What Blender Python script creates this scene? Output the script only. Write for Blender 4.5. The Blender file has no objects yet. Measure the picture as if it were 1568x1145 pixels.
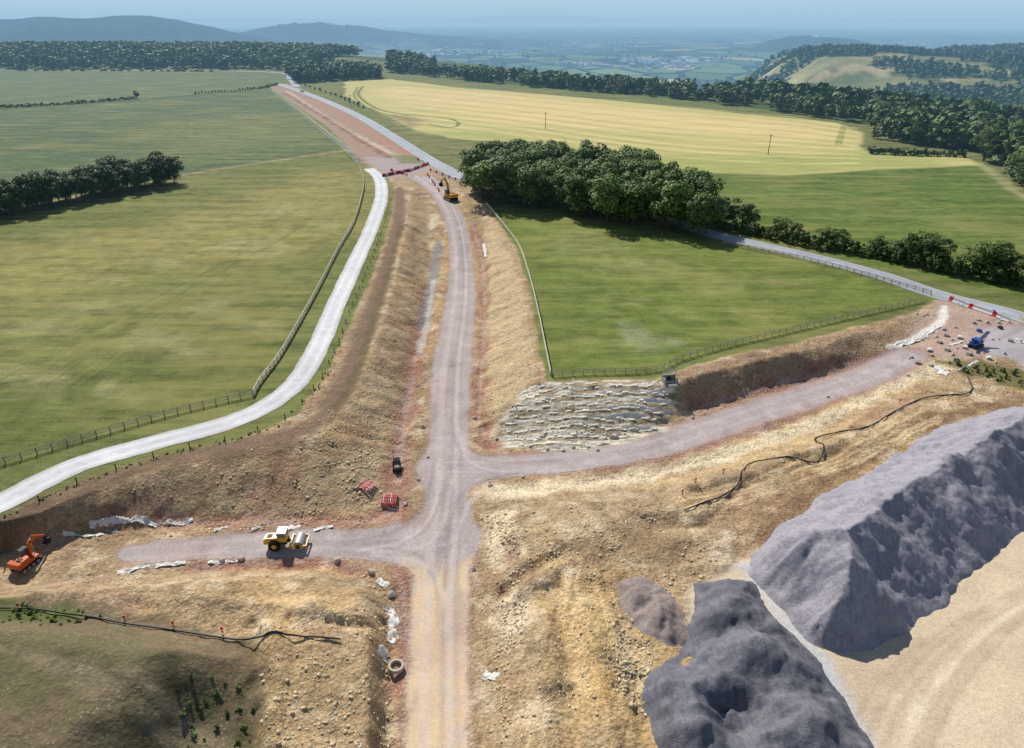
import bpy, math, numpy as np, random
from mathutils import Vector, Matrix
rng=np.random.default_rng(7); random.seed(7)
scene=bpy.context.scene
# ------------------------------------------------------------------ survey helpers
CAMH=64.0; PITCH=math.radians(27.3); FPX=1060.0
CP,SP=math.cos(PITCH),math.sin(PITCH)
ZF=4.0; ZS=3.0
def ss(a,b,x):
    t=np.clip((np.asarray(x,float)-a)/(b-a),0,1); return t*t*(3-2*t)
def floorz(x,y):
    a=4.0*ss(195,262,y); b=3.6*ss(55,98,x)*ss(85,100,y)
    return np.maximum(a,b)
def P(u,v,z=ZF):
    a=(u-784)/FPX; b=(572.5-v)/FPX
    zz=0.0 if z=='f' else z
    for _ in range(12 if z=='f' else 1):
        t=(CAMH-zz)/(SP-CP*b); x=a*t; y=t*(CP+SP*b)
        if z=='f': zz=float(floorz(x,y))
    return (x,y)
def PP(pts,z=ZF):
    return np.array([P(p[0],p[1],p[2] if len(p)>2 else z) for p in pts])
def lin(r,g,b):
    def f(c):
        c/=255.0
        return c/12.92 if c<=0.04045 else ((c+0.055)/1.055)**2.4
    return (f(r),f(g),f(b))
def L4(c): return (*lin(*c),1)
# ------------------------------------------------------------------ noise
def vnoise(x,y,seed=0):
    ix=np.floor(x).astype(np.int64); iy=np.floor(y).astype(np.int64)
    fx=x-ix; fy=y-iy; fx=fx*fx*(3-2*fx); fy=fy*fy*(3-2*fy)
    def h(a,b):
        n=(a*374761393+b*668265263+seed*1442695041)&0xffffffff
        n=((n^(n>>13))*1274126177)&0xffffffff
        n=n^(n>>16)
        return n/4294967295.0
    a=h(ix,iy);b=h(ix+1,iy);c=h(ix,iy+1);d=h(ix+1,iy+1)
    return ((a*(1-fx)+b*fx)*(1-fy)+(c*(1-fx)+d*fx)*fy)*2-1
def fbm(x,y,s,octv=4,seed=0,g=0.5):
    r=0;a=1;t=0
    for i in range(octv):
        r=r+a*vnoise(x/s+i*17.3,y/s-i*9.1,seed+i); t+=a; a*=g; s=s/2.03
    return r/t*1.6
# ------------------------------------------------------------------ distance helpers
def segdist(X,Y,pts,closed=False,W=None):
    n=len(pts); m=n if closed else n-1
    best=np.full(X.shape,1e18); S=np.zeros(X.shape); acc=0.0
    for i in range(m):
        ax,ay=pts[i]; bx,by=pts[(i+1)%n]
        dx,dy=bx-ax,by-ay; l2=dx*dx+dy*dy+1e-12; l=math.sqrt(l2)
        t=np.clip(((X-ax)*dx+(Y-ay)*dy)/l2,0,1)
        d=np.hypot(X-ax-t*dx,Y-ay-t*dy)
        if W is not None:
            w=W[i]*(1-t)+W[(i+1)%n]*t
            d=d-w
        k=d<best
        best=np.where(k,d,best); S=np.where(k,acc+t*l,S); acc+=l
    return best,S
def inside(X,Y,pts):
    r=np.zeros(X.shape,bool); n=len(pts)
    for i in range(n):
        ax,ay=pts[i]; bx,by=pts[(i+1)%n]
        c=((ay>Y)!=(by>Y))
        r^=c&(X<(bx-ax)*(Y-ay)/((by-ay) if by!=ay else 1e-9)+ax)
    return r
def sdpoly(X,Y,pts):
    d,s=segdist(X,Y,pts,True); return np.where(inside(X,Y,pts),-d,d)
def catmull(pts,n=10):
    pts=np.asarray(pts,float); out=[]
    q=np.vstack([2*pts[0]-pts[1],pts,2*pts[-1]-pts[-2]])
    for i in range(1,len(q)-2):
        for k in range(n):
            t=k/n
            out.append(.5*((2*q[i])+(-q[i-1]+q[i+1])*t+(2*q[i-1]-5*q[i]+4*q[i+1]-q[i+2])*t*t+(-q[i-1]+3*q[i]-3*q[i+1]+q[i+2])*t**3))
    out.append(q[-2]); return np.array(out)
# ------------------------------------------------------------------ grid
def axis_y():
    v=[-4000,-1500,-600,-250,-120,-60,-30,-10,0,8,15,20,25,28,31]; y=33.0
    while y<112: v.append(y); y+=0.31
    while y<900: v.append(y); y+=0.0034*y
    while y<62000: v.append(y); y+=0.014*y
    return np.array(v)
def axis_x():
    v=[]; x=0.16
    while x<86: v.append(x); x+=0.32
    while x<1100: v.append(x); x+=0.0052*x+0.25
    while x<60000: v.append(x); x+=0.035*x
    v=np.array(v); return np.concatenate([-v[::-1],v])
gx=axis_x(); gy=axis_y(); NX,NY=len(gx),len(gy)
X,Y=np.meshgrid(gx,gy); X=X.ravel(); Y=Y.ravel(); N=X.size
# ------------------------------------------------------------------ terrain
toe=PP([(-600,900),(-300,880),(-60,855),(60,836),(130,818),(300,797),(450,792),(560,782),(600,752),(615,700),(622,640),(636,560),(650,480),(658,400),(658,340),(655,300),(650,282),
 (700,282),(712,300),(722,380),(738,450),(738,520),(733,600),(733,650),(760,668),(900,678),(1000,657),(1060,632),(1150,608),(1250,580),(1350,548),(1400,525),(1480,505),
 (1560,530),(1450,562),(1350,612),(1200,675),(1000,728),(800,748),(735,765),(722,830),(728,900),(738,1000),(738,1145),(740,1400),
 (600,1400),(600,1145),(602,1000),(598,930),(565,885),(500,872),(350,868),(200,882),(60,888),(-300,915),(-600,950)],'f')
crest=PP([(-700,880,ZF),(-320,840,ZF),(0,800,ZF),(60,785,ZF),(110,762,ZF),(200,733,ZF),(330,703,ZF),(430,690,ZF),(500,665,ZF),(545,600,ZF),(580,520,ZF),(603,430,ZF),(622,350,ZF),(628,300,ZF),(635,262,ZF),
 (705,262,ZF),(737,310,ZF),(775,370,ZF),(800,450,ZF),(815,540,ZF),(822,585,ZF),(870,592,ZF),(960,592,ZF),(1040,585,ZF),(1150,555,ZF),(1250,533,ZF),(1350,503,ZF),(1400,478,ZF),(1520,465,ZF),(1640,520,ZF),
 (1480,592,ZS),(1400,640,ZS),(1280,695,ZS),(1150,755,ZS),(1000,780,ZS),(900,790,ZS),(845,830,ZS),(835,900,ZS),(835,1000,ZS),(825,1145,ZS),(825,1400,ZS),
 (545,1400,ZS),(560,1145,ZS),(565,960,ZS),(545,908,ZS),(380,888,ZS),(200,903,ZS),(60,910,ZS),(-300,935,ZS),(-700,970,ZS)])
divx=[-400,-69,-50,-8,10,82,140,400]; divy=[66,71,72,87,95,128,150,250]
near=(Y<300)&(np.abs(X)<330)
Xn,Yn=X[near],Y[near]
dt,St=segdist(Xn,Yn,toe,True); it=inside(Xn,Yn,toe)
dc,Sc=segdist(Xn,Yn,crest,True); ic=inside(Xn,Yn,crest)
T=np.where(it,0,np.where(ic,dt/(dt+dc+1e-6),1.0))
Tn=np.where((T>0)&(T<1),np.clip(T+0.10*fbm(Xn,Yn,6,3,3)*np.sin(np.pi*T),0,1),T)
Ts=Tn*0.75+0.25*Tn*Tn*(3-2*Tn)
north=ss(-5,5,Yn-np.interp(Xn,divx,divy))
G=ZS+(ZF-ZS)*north
Zn=floorz(Xn,Yn)*(1-Ts)+G*Ts
Z=np.full(N,ZF); Z[near]=Zn
bank=np.zeros(N); bank[near]=np.sin(np.pi*np.clip(Tn,0,1))**0.6*(Tn>0)*(Tn<1)
Sfull=np.zeros(N); Sfull[near]=St
Z+=bank*(0.19*vnoise(Sfull/1.5,Z*0.15,5)+0.10*vnoise(Sfull/0.7,Z*0.2,6))
site_s=np.zeros(N); site_s[near]=(1-north)
# ------ plateau edge and far terrain
edge=np.array([(-9000,1900),(-3000,1500),(-1000,1330),(-400,1230),(-150,1020)]+[P(u,v) for u,v in [(600,111),(800,131),(1000,147),(1200,171),(1320,187),(1450,214),(1600,262),(2000,330)]]+[(1500,150),(4000,-500),(9000,-3000)])
epoly=np.vstack([edge,[(90000,-3000),(90000,90000),(-90000,90000),(-90000,1900)]])
far=(Y>150)
s=np.zeros(N); Xf,Yf=X[far],Y[far]
de,_=segdist(Xf,Yf,edge); s[far]=np.where(inside(Xf,Yf,epoly),de,-de)
s[~far]=-200
V=ss(0,1000,s)
Z-=155*V
def gauss(cx,cy,sx,sy,a,p=2.0):
    return a*np.exp(-0.5*(np.abs((X-cx)/sx)**p+np.abs((Y-cy)/sy)**p))
n1=fbm(X,Y,900,5,21); n2=fbm(X,Y,250,4,22)
farw=ss(300,1500,s)
Z+=gauss(-620,1130,420,110,13)*ss(940,1020,Y)
hl=gauss(-3000,4500,1050,600,190,3.0)+gauss(-1900,4700,420,500,80); hl2=gauss(-1780,6600,560,500,150)+gauss(-1000,7200,900,500,60)
hr=gauss(2010,5000,330,350,100)
ridge=gauss(0,34000,1e6,2500,110)*(1+0.5*fbm(X,Y,9000,4,31))+gauss(1100,33000,1900,1500,170)+gauss(-6000,26000,4500,1800,100)+gauss(9000,27000,7000,1800,80)
Z+=hl+hl2+hr+ridge+farw*(n1*10+n2*3)+ (hl+hl2+hr)/190*n2*16
wc=ss(330,590,X-.12*(Y-1000)+40*fbm(X,Y,200,3,23))*ss(2500,1800,Y)*ss(60,330,s)
hz_=-50+43*ss(620,1420,Y)+6*fbm(X,Y,330,4,24)+5*gauss(720,1430,200,160,1)-13*gauss(985,1400,80,300,1)+9*gauss(1330,1450,260,200,1)
Z=Z*(1-wc)+hz_*wc
woodhill=np.clip((hl+hl2+hr)/60,0,1)
# ------ road geometry
haul_c=catmull(PP([(668,1400),(670,1145),(671,1000),(675,880),(682,800),(686,720),(688,640),(692,560),(703,480),(707,420),(702,360),(690,322),(668,288),(640,268)],'f'),6)
haul_w=np.interp(np.linspace(0,1,len(haul_c)),np.linspace(0,1,14),[3.0,3.1,3.2,3.4,3.4,3.3,3.4,4.0,3.8,3.4,3.3,3.4,4,5])
lb_c=catmull(PP([(680,825),(620,832),(560,832),(470,832),(350,836),(260,843),(200,846)],'f'),6)
lb_w=np.interp(np.linspace(0,1,len(lb_c)),[0,.2,.35,.6,.9,1],[4.2,3.8,3.0,2.6,2.2,1.6])
rb_c=catmull(PP([(680,715),(760,714),(840,708),(920,698),(1010,680),(1100,650),(1250,602),(1330,575),(1390,545)],'f'),6)
rb_w=np.interp(np.linspace(0,1,len(rb_c)),[0,.15,.3,.6,.9,1],[3.6,3.0,3.0,3.6,3.9,3.6])
haul=np.full(N,50.0)
a1=segdist(Xn,Yn,haul_c,False,haul_w)[0]; a2=segdist(Xn,Yn,lb_c,False,lb_w)[0]; a3=segdist(Xn,Yn,rb_c,False,rb_w)[0]
def smin(a,b,k=2.5):
    h=np.clip(.5+.5*(b-a)/k,0,1); return b*(1-h)+a*h-k*h*(1-h)
hd=smin(smin(a1,a2,4),a3,4)
haul[near]=hd+0.35*fbm(Xn,Yn,3,4,41)
roadflat=ss(-0.5,2.5,haul)
# colour layers --------------------------------------------------
C=np.zeros((N,3)); GR=np.ones(N); RK=np.zeros(N); WH=np.zeros(N); GV=np.zeros(N)
C[:]=lin(110,117,68)
def apply(idx,w,col,grass=None,rock=None,crop=None,gv=None):
    w=np.clip(w,0,1)
    C[idx]=C[idx]*(1-w[:,None])+np.array(lin(*col))[None,:]*w[:,None]
    for arr,val in ((GR,grass),(RK,rock),(WH,crop),(GV,gv)):
        if val is not None: arr[idx]=arr[idx]*(1-w)+val*w
def bb(pts,m): return np.where((X>pts[:,0].min()-m)&(X<pts[:,0].max()+m)&(Y>pts[:,1].min()-m)&(Y<pts[:,1].max()+m))[0]
def region(pts,col,f=0.5,warp=0.0,ws=4.0,z=ZF,amt=1.0,seed=50,**k):
    pts=PP(pts,z); idx=bb(pts,f*2+warp*2+1)
    if len(idx)==0: return None
    x,y=X[idx],Y[idx]; sd=sdpoly(x,y,pts)
    if warp: sd=sd+warp*fbm(x,y,ws,4,seed)
    apply(idx,amt*ss(f,-f,sd),col,**k); return idx,sd
def line(pts,w,col,f=0.5,warp=0.0,ws=3.0,z=ZF,amt=1.0,dz=0.0,seed=60,smooth=True,**k):
    pts=PP(pts,z)
    if smooth: pts=catmull(pts,6)
    idx=bb(pts,w+f*2+warp*2+1); x,y=X[idx],Y[idx]
    d=segdist(x,y,pts)[0]
    if warp: d=d+warp*fbm(x,y,ws,4,seed)
    ww=ss(w+f,max(w-f,0),d)
    if col is not None: apply(idx,amt*ww,col,**k)
    if dz: Z[idx]+=dz*ww*roadflat[idx]
def blob(u,v,ru,rv,col,amt,f=3.5,warp=3.5,ws=5,z=ZF,**k):
    region([(u-ru,v),(u-ru*.4,v-rv),(u+ru*.5,v-rv*.8),(u+ru,v),(u+ru*.3,v+rv),(u-ru*.5,v+rv*.8)],col,f=f,warp=warp,ws=ws,amt=amt,z=z,**k)
# fields
region([(-3000,1400),(-900,420),(0,334),(280,282),(525,234),(545,250),(556,290),(540,345),(490,440),(430,545),(385,608),(250,634),(100,676),(0,706),(-400,830),(-1400,1200)],(112,117,64),f=1)
region([(-900,520),(0,390),(250,330),(545,260),(552,300),(520,370),(440,420),(250,430),(0,480),(-500,600)],(148,140,84),f=22,warp=14,ws=40,amt=.85)
region([(-200,470),(300,430),(500,420),(430,540),(200,560),(-100,600)],(126,126,74),f=16,warp=14,ws=30,amt=.6)
region([(-300,600),(200,560),(380,580),(250,630),(0,690),(-300,760)],(98,108,56),f=6,warp=6,ws=12,amt=.5)
for u,v,ru,rv in ((395,378,70,12),(330,470,40,14),(70,590,40,16),(430,322,40,8),(500,345,30,8),(230,520,50,10),(300,540,60,8),(420,500,30,8),(130,470,40,8),(40,570,30,8),(200,600,40,9),(60,500,40,6),(250,400,60,6),(160,430,50,5)):
    blob(u,v,ru,rv,(164,158,112),.5)
for k in range(24):
    blob(random.uniform(0,500),random.uniform(300,600),random.uniform(20,60),random.uniform(4,9),random.choice([(92,104,54),(140,134,80),(100,110,58)]),.35)
for k in range(9):
    o=k*34+random.uniform(-6,6); line([(-150+o,640-k*6),(100+o,520-k*14),(300+o*.8,420-k*12),(430+o*.35,330-k*5)],.25,random.choice([(140,140,84),(92,102,54)]),f=.35,amt=.35,warp=.3)
region([(-2500,330),(0,167),(200,153),(430,131),(535,226),(280,268),(0,320),(-900,420)],(92,107,70),f=1)
region([(150,200),(420,160),(500,215),(300,240)],(118,124,80),f=25,warp=20,ws=50,amt=.6)
region([(0,200),(150,185),(200,230),(50,280)],(82,98,62),f=20,warp=20,ws=50,amt=.5)
region([(-3000,108),(0,109),(425,112),(440,127),(380,137),(205,152),(0,165),(-2500,300)],(100,115,78),f=1)
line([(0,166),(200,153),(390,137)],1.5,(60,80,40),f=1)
line([(0,324),(280,268),(420,246),(530,230)],1.6,(150,135,100),f=1.2,warp=.6)
# wheat
wheat=[(528,125),(600,121),(700,134),(900,150),(1100,170),(1280,188),(1322,203),(1318,224),(1335,237),(1480,239),(1500,252),(1380,258),(1200,268),(1050,262),(900,243),(850,228),(760,216),(690,212),(640,200),(580,172),(530,148)]
region([(430,140),(600,115),(1330,190),(1510,245),(1010,275),(850,265),(720,275),(640,225),(540,170)],(112,116,70),f=2)
region(wheat,(188,178,116),f=2,warp=2,ws=20,grass=0,crop=1)
region([(560,130),(700,137),(950,160),(1250,195),(1260,215),(1000,205),(800,190),(650,170)],(214,190,132),f=22,warp=16,ws=60,amt=.85)
region([(640,200),(760,205),(900,225),(1100,240),(1320,232),(1500,245),(1380,258),(1200,268),(1050,262),(900,243),(760,216)],(156,160,92),f=10,warp=8,ws=30,amt=.8)
region([(590,175),(640,178),(655,190),(625,195)],(156,138,98),f=5,warp=5)
line([(556,132),(549,145),(575,165),(620,175),(680,180),(702,188),(690,195),(655,190)],1.2,(100,110,56),f=.8)
line([(548,133),(543,148),(572,169),(640,186)],1.0,(120,126,66),f=.8)
line([(1290,192),(1280,222)],.7,(120,130,70),f=.6); line([(1295,192),(1286,222)],.7,(120,130,70),f=.6)
for k in range(18):
    q=k/18.0+random.uniform(-.012,.012)
    pp=[(600+40*q,124+70*q),(800,142+72*q),(1000,160+85*q),(1200,178+80*q),(1310,196+60*q)]
    line(pp,1.3,(160,158,94) if k%2 else (218,198,140),f=1.6,warp=.8,ws=30,amt=.6)
for k in range(7):
    q=.55+k*.07
    line([(680+30*k,196+2*k),(900,150+95*q),(1100,168+100*q),(1300,190+58*q)],.5,(140,146,80),f=.6,amt=.6)
# right field
region([(1010,264),(1200,269),(1380,259),(1500,254),(1530,268),(1568,300),(1700,360),(2300,560),(1568,455),(1400,420),(1200,372),(1090,350)],(94,113,52),f=1.5)
region([(1050,275),(1300,290),(1500,330),(1568,380),(1400,360),(1150,310)],(112,126,64),f=15,warp=10,ws=25,amt=.7)
for k in range(7): line([(1060+24*k,283+11*k),(1250+16*k,294+11*k),(1420,316+10*k),(1560,350+10*k)],.4,(82,100,46) if k%2 else (124,134,74),f=.5,amt=.5)
line([(1500,250),(1530,272),(1568,300),(1700,350)],2.2,(150,150,105),f=2,warp=1)
# triangular field
tri=[(740,312),(760,318),(900,338),(1090,372),(1250,405),(1430,458),(1330,482),(1100,537),(1000,570),(843,577),(822,470),(790,375)]
region(tri,(110,122,60),f=1)
region([(800,340),(950,370),(1080,420),(960,430),(850,400)],(134,136,80),f=9,warp=7,ws=16,amt=.65)
region([(960,500),(1040,510),(1010,545),(960,530)],(158,160,130),f=4,warp=4,ws=5,amt=.45)
for u,v,ru,rv in ((880,360,40,7),(1000,400,50,8),(1100,440,50,9),(950,460,40,8),(1200,430,40,7),(880,520,30,10),(1050,480,30,6),(1150,480,40,6)):
    blob(u,v,ru,rv,(148,146,92),.4,f=3,warp=3,ws=4)
for k in range(10): blob(random.uniform(850,1200),random.uniform(360,540),random.uniform(15,45),random.uniform(3,7),(92,106,50),.3)
# construction site ground
site=[(-700,870),(-320,845),(0,797),(110,748),(250,700),(330,680),(400,662),(455,635),(497,580),(545,480),(580,400),(600,330),(604,285),(585,262),(550,240),(500,192),(430,146),(412,132),(440,128),(520,160),(600,205),(655,240),(715,272),(745,315),(790,380),(812,450),(826,540),(836,585),(1000,582),(1100,550),(1250,517),(1400,478),(1440,458),(1568,484),(2300,600),(3000,1200),(2300,3500),(-2500,3500)]
region(site,(184,158,122),f=.6,warp=.5,ws=3,grass=0,rock=1)
# north end soils
region([(412,132),(440,130),(520,165),(600,208),(650,240),(640,262),(570,262),(545,238),(500,190)],(164,138,120),f=1.5,warp=1.5,rock=.6)
line([(440,140),(500,180),(560,215),(620,245)],1.8,(204,178,154),f=2,warp=1.8)
line([(436,142),(485,172),(545,210),(595,240)],1.2,(136,106,88),f=1.5,warp=2.0)
line([(470,150),(530,180),(600,222),(640,244)],1.2,(180,130,108),f=1.5,warp=2.0)
line([(425,142),(470,175),(520,215)],1.6,(128,128,82),f=1.3,warp=1.6,amt=.8)
line([(418,138),(480,187),(538,233)],1.0,(200,194,186),f=1,amt=.7)
region([(560,240),(640,245),(660,262),(600,275),(570,262)],(168,154,150),f=2,warp=1.5,rock=.3)
region([(600,236),(640,240),(650,250),(612,250)],(112,122,72),f=2,warp=1.5,amt=.8)
idx=np.where(near&(GR<.9))[0]; x,y=X[idx],Y[idx]
sm=1-GR[idx]; so_=site_s[idx]
def dapple(s,seed,lo,hi,col,amt,o=4):
    n=fbm(x,y,s,o,seed); apply(idx,sm*amt*ss(lo,hi,n),col)
dapple(14,70,.0,.6,(198,166,116),.7); dapple(9,71,.1,.7,(146,122,94),.65); dapple(3.5,72,.25,.7,(222,202,168),.7,5); dapple(5,73,.3,.8,(164,122,100),.5); dapple(1.6,74,.3,.8,(130,108,84),.45)
dapple(22,75,.1,.5,(170,146,116),.6); dapple(2.4,76,.4,.8,(232,216,186),.5,5)
bi=bank[idx]; zz=Z[idx]
apply(idx,bi*.65*(1-.5*so_),(158,137,106))
apply(idx,bi*.6*ss(.0,.8,fbm(Sfull[idx],zz*3,2.5,4,77)),(188,166,130))
apply(idx,bi*.6*ss(.1,.8,fbm(Sfull[idx],zz*2,1.2,4,78)),(120,102,78))
apply(idx,bi*.4*ss(.5,.95,vnoise(Sfull[idx]*.15,zz*2.6,79)),(208,192,160))
apply(idx,bi*.45*ss(.2,.8,fbm(Sfull[idx],zz*1.5,9,3,80)),(160,118,96))
# topsoil strip by access road
line([(-200,850),(0,800),(80,765),(200,720),(330,690),(430,672),(490,640),(535,570),(565,490),(590,410),(610,340),(612,290)],2.1,(130,108,88),f=1.2,warp=.6,rock=.5)
line([(500,650),(545,575),(572,490),(598,405),(615,340)],.8,(100,90,62),f=.8,warp=.8,amt=.6)
line([(0,803),(110,760),(200,730),(330,700),(430,686),(500,660)],.9,(104,88,68),f=.8,warp=.8,amt=.65)
region([(745,340),(775,380),(800,450),(815,540),(820,600),(800,640),(745,620),(742,500),(742,420)],(206,182,142),f=2,warp=1.5,z=2,amt=.7)
region([(1040,580),(1150,556),(1350,505),(1400,485),(1390,520),(1250,565),(1100,605),(1050,625)],(162,132,106),f=1.5,warp=1,z=2.4,amt=.6)
# red marl ditches
for pts,w in (([(604,800),(612,715),(620,640),(634,560),(648,500),(656,440)],1.7),([(732,640),(737,560),(742,470),(738,400),(722,340)],1.0),([(250,800),(350,797),(470,800),(570,795),(610,770)],1.2),([(300,870),(400,862),(500,862),(560,876)],.8),([(1060,630),(1200,590),(1330,552)],1.2),([(800,725),(900,716),(1000,700),(1120,672),(1280,612),(1380,570)],.9),([(740,655),(760,690),(860,688)],.7),([(612,880),(622,960),(618,1060)],.8)):
    line(pts,w,(160,110,94),f=1.2,warp=1.2,ws=3,z='f',amt=.8,dz=-.3)
    line(pts,w*.3,(188,168,152),f=.4,warp=.7,ws=2,z='f',amt=.6)
line([(648,500),(660,440),(668,400),(672,370)],1.4,(140,140,138),f=.8,warp=.5,z='f',amt=.8)
line([(642,540),(655,490),(664,430)],.7,(204,198,186),f=.5,warp=.6,z='f',amt=.7)
line([(660,350),(668,330)],1.2,(222,204,168),f=.8,z='f')
# cream bank along the lower side of east branch
line([(760,752),(850,742),(960,728),(1080,700),(1200,660),(1300,622),(1400,580),(1450,572)],1.7,(230,212,176),f=1.4,warp=1.1,ws=4,z=.8,amt=.9)
line([(960,745),(1100,715),(1230,672),(1320,632)],1.0,(206,178,132),f=1,warp=1,z=1.2,amt=.7)
# pale rubble patches to the south
region([(745,780),(790,775),(800,850),(770,860),(740,840)],(230,210,174),f=1,warp=1.4,z=1.5,amt=.85)
region([(760,900),(800,880),(815,960),(775,990)],(230,210,178),f=1.2,warp=1.5,z=2,amt=.85)
region([(850,790),(1000,800),(1100,850),(1120,900),(1000,900),(900,860)],(186,160,124),f=3,warp=3,z=ZS,amt=.5)
region([(840,860),(920,880),(960,1000),(1000,1145),(860,1145),(830,980)],(214,180,124),f=2.5,warp=3,z=ZS,amt=.65)
region([(760,1000),(850,1000),(870,1145),(750,1145)],(180,152,114),f=2,warp=2,z=ZS,amt=.6)
region([(920,780),(1000,790),(1060,850),(1000,870),(930,830)],(142,118,90),f=2,warp=2.4,z=ZS,amt=.6)
region([(1100,800),(1180,745),(1300,690),(1330,700),(1200,790),(1120,860)],(156,126,94),f=2,warp=2,z=ZS,amt=.6)
region([(1180,790),(1300,710),(1440,635),(1568,600),(1568,640),(1500,630),(1380,680),(1280,740),(1170,830)],(130,102,78),f=1,warp=1,z=ZS,amt=.75)
for u,v,ru,rv,c_ in ((900,840,40,14,(134,110,82)),(960,900,30,12,(136,112,84)),(880,930,22,26,(222,196,150)),(820,1080,24,30,(226,204,168)),(930,1060,26,30,(198,160,102)),(470,1040,40,30,(206,176,126)),(450,920,30,10,(218,190,144)),(1060,840,40,14,(130,106,80)),(700+80,700+130,10,16,(150,110,90)),(500,1110,40,20,(140,116,88))):
    blob(u,v,ru,rv,c_,.65,f=1.2,warp=1.6,ws=3,z=ZS)
for k in range(16):
    u=random.uniform(760,1150); v=random.uniform(770,1100); du=random.uniform(-50,70); dv=random.uniform(60,200)
    if u+du>1000 and v+dv>880: continue
    pp=[(u,v),(u+du*.4,v+dv*.5),(u+du,v+dv)]; c_=random.choice([(224,200,156),(142,116,86),(214,186,138)])
    line(pp,.22,c_,f=.25,z=ZS,amt=.55,warp=.15); line([(a+22,b) for a,b in pp],.22,c_,f=.25,z=ZS,amt=.55,warp=.15)
for k in range(9):
    u=1010+random.uniform(0,60); v=760+k*4; line([(u,v),(u+120,v-28),(u+260,v-80),(u+380,v-140)],.2,random.choice([(222,198,154),(140,112,82)]),f=.3,z=ZS,amt=.55,warp=.3)
# gouges
for pts,w,dz in (([(765,893),(810,868),(862,843)],.8,-.6),([(775,905),(830,885),(875,862)],.9,.5),([(790,780),(800,860),(830,940),(850,1040)],1.0,.6),([(880,880),(905,990),(930,1145)],1.2,.7),([(930,860),(960,960),(985,1145)],1.0,-.6),([(925,770),(990,800),(1070,800)],1.4,-.8),([(1000,770),(1060,790),(1110,770)],1.2,.7),([(850,900),(870,1000),(880,1145)],.8,-.5),
 ([(1060,740),(1150,715),(1280,670)],1.1,.7),([(1090,790),(1150,735),(1200,725),(1330,665)],.8,-.6),([(585,930),(590,1000),(582,1145)],.7,-.7),([(410,960),(420,1030),(412,1145)],1.0,.8),([(390,960),(395,1030),(386,1145)],.8,-.7),([(440,950),(540,958),(580,960)],.6,-.5),([(200,905),(380,925),(560,945)],1.2,.5)):
    line(pts,w,None,f=w*.9,z=ZS if pts[0][0]>700 or pts[0][1]>900 else 'f',dz=dz,warp=.8)
line([(765,893),(810,868),(862,843)],.6,(136,108,80),f=.6,warp=.7,z=2.4,amt=.55)  # shadow in the first trench, painted as a darker brown line
# sandy yard
region([(1130,860),(1200,830),(1568,760),(2200,700),(2300,1700),(1290,1700),(1230,1080),(1180,960),(1050,1000),(1050,900)],(206,186,158),f=1.0,warp=.9,z=ZS,rock=.12,gv=.6)
region([(1400,960),(1568,900),(1900,900),(1900,1500),(1450,1400)],(214,194,162),f=6,warp=5,z=ZS,amt=.7)
region([(1290,1020),(1400,985),(1440,1040),(1360,1120),(1300,1090)],(190,170,144),f=3,warp=3,z=ZS,amt=.7)
blob(1500,1010,60,16,(186,164,136),.5,z=ZS); blob(1440,1090,50,14,(224,206,176),.5,z=ZS); blob(1530,940,40,14,(226,208,178),.5,z=ZS)
line([(1150,870),(1190,940),(1240,990),(1280,1060),(1330,1145)],1.1,(190,190,188),f=.9,warp=.8,z=ZS)
for k in range(14):
    o=random.uniform(0,150); line([(1280+o,1145),(1330+o,1050),(1430+o,970-o*.2),(1560+o,900-o*.2)],.25,random.choice([(188,168,140),(226,208,178),(178,158,132)]),f=.3,z=ZS,amt=.5,warp=.2)
# bottom-left spoil mound
region([(-1200,920),(0,903),(100,905),(180,925),(300,950),(385,965),(405,1010),(395,1145),(400,1600),(-1500,1600)],(116,103,80),f=1,warp=.8,z=ZS+1,rock=.5,grass=.2)
region([(-600,925),(0,905),(90,912),(140,925),(100,950),(0,960),(-500,1000)],(84,96,50),f=1.5,warp=2,z=ZS+1,amt=.85,grass=.9,rock=.1)
region([(-300,960),(60,960),(200,980),(250,1030),(150,1100),(-100,1145),(-500,1145)],(114,102,78),f=3,warp=4,z=ZS+3,amt=.7)
region([(180,930),(300,950),(380,970),(380,1020),(260,1000)],(138,116,92),f=1.5,warp=2.5,z=ZS+2,amt=.6)
region([(270,1080),(392,1030),(392,1300),(150,1300)],(76,70,52),f=2,warp=2.5,z=ZS,amt=.7,grass=.4)  # shade of the mound's lower-right slope painted dark, with some grass
region([(-100,960),(300,980),(300,1080),(-100,1145)],(90,96,60),f=.6,warp=5,ws=2.0,z=ZS+3,amt=.35)
for k in range(14):
    o=k*22+random.uniform(-6,6); line([(-40+o,980+k*4),(60+o,1010+k*6),(150+o,1070+k*6)],.3,random.choice([(146,130,106),(88,80,60)]),f=.4,z=ZS+5,amt=.4,warp=.3)
region([(400,880),(560,905),(572,960),(430,955),(400,930)],(202,172,124),f=1.5,warp=1.5,z=ZS,amt=.7)
region([(405,985),(470,975),(580,975),(575,1145),(405,1145)],(182,154,114),f=1,warp=1,z=ZS,amt=.5)
mp=PP([(-1000,915),(0,915),(180,935),(340,962),(385,990),(365,1050),(300,1120),(230,1200),(180,1400),(-900,1600)],ZS+1)
m=np.where((Y<95)&(Y>0)&(X<0)&(X>-300))[0]; sd=sdpoly(X[m],Y[m],mp)+.5*fbm(X[m],Y[m],5,3,12)
Z[m]+=4.8*ss(0,8.5,-sd)
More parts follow.
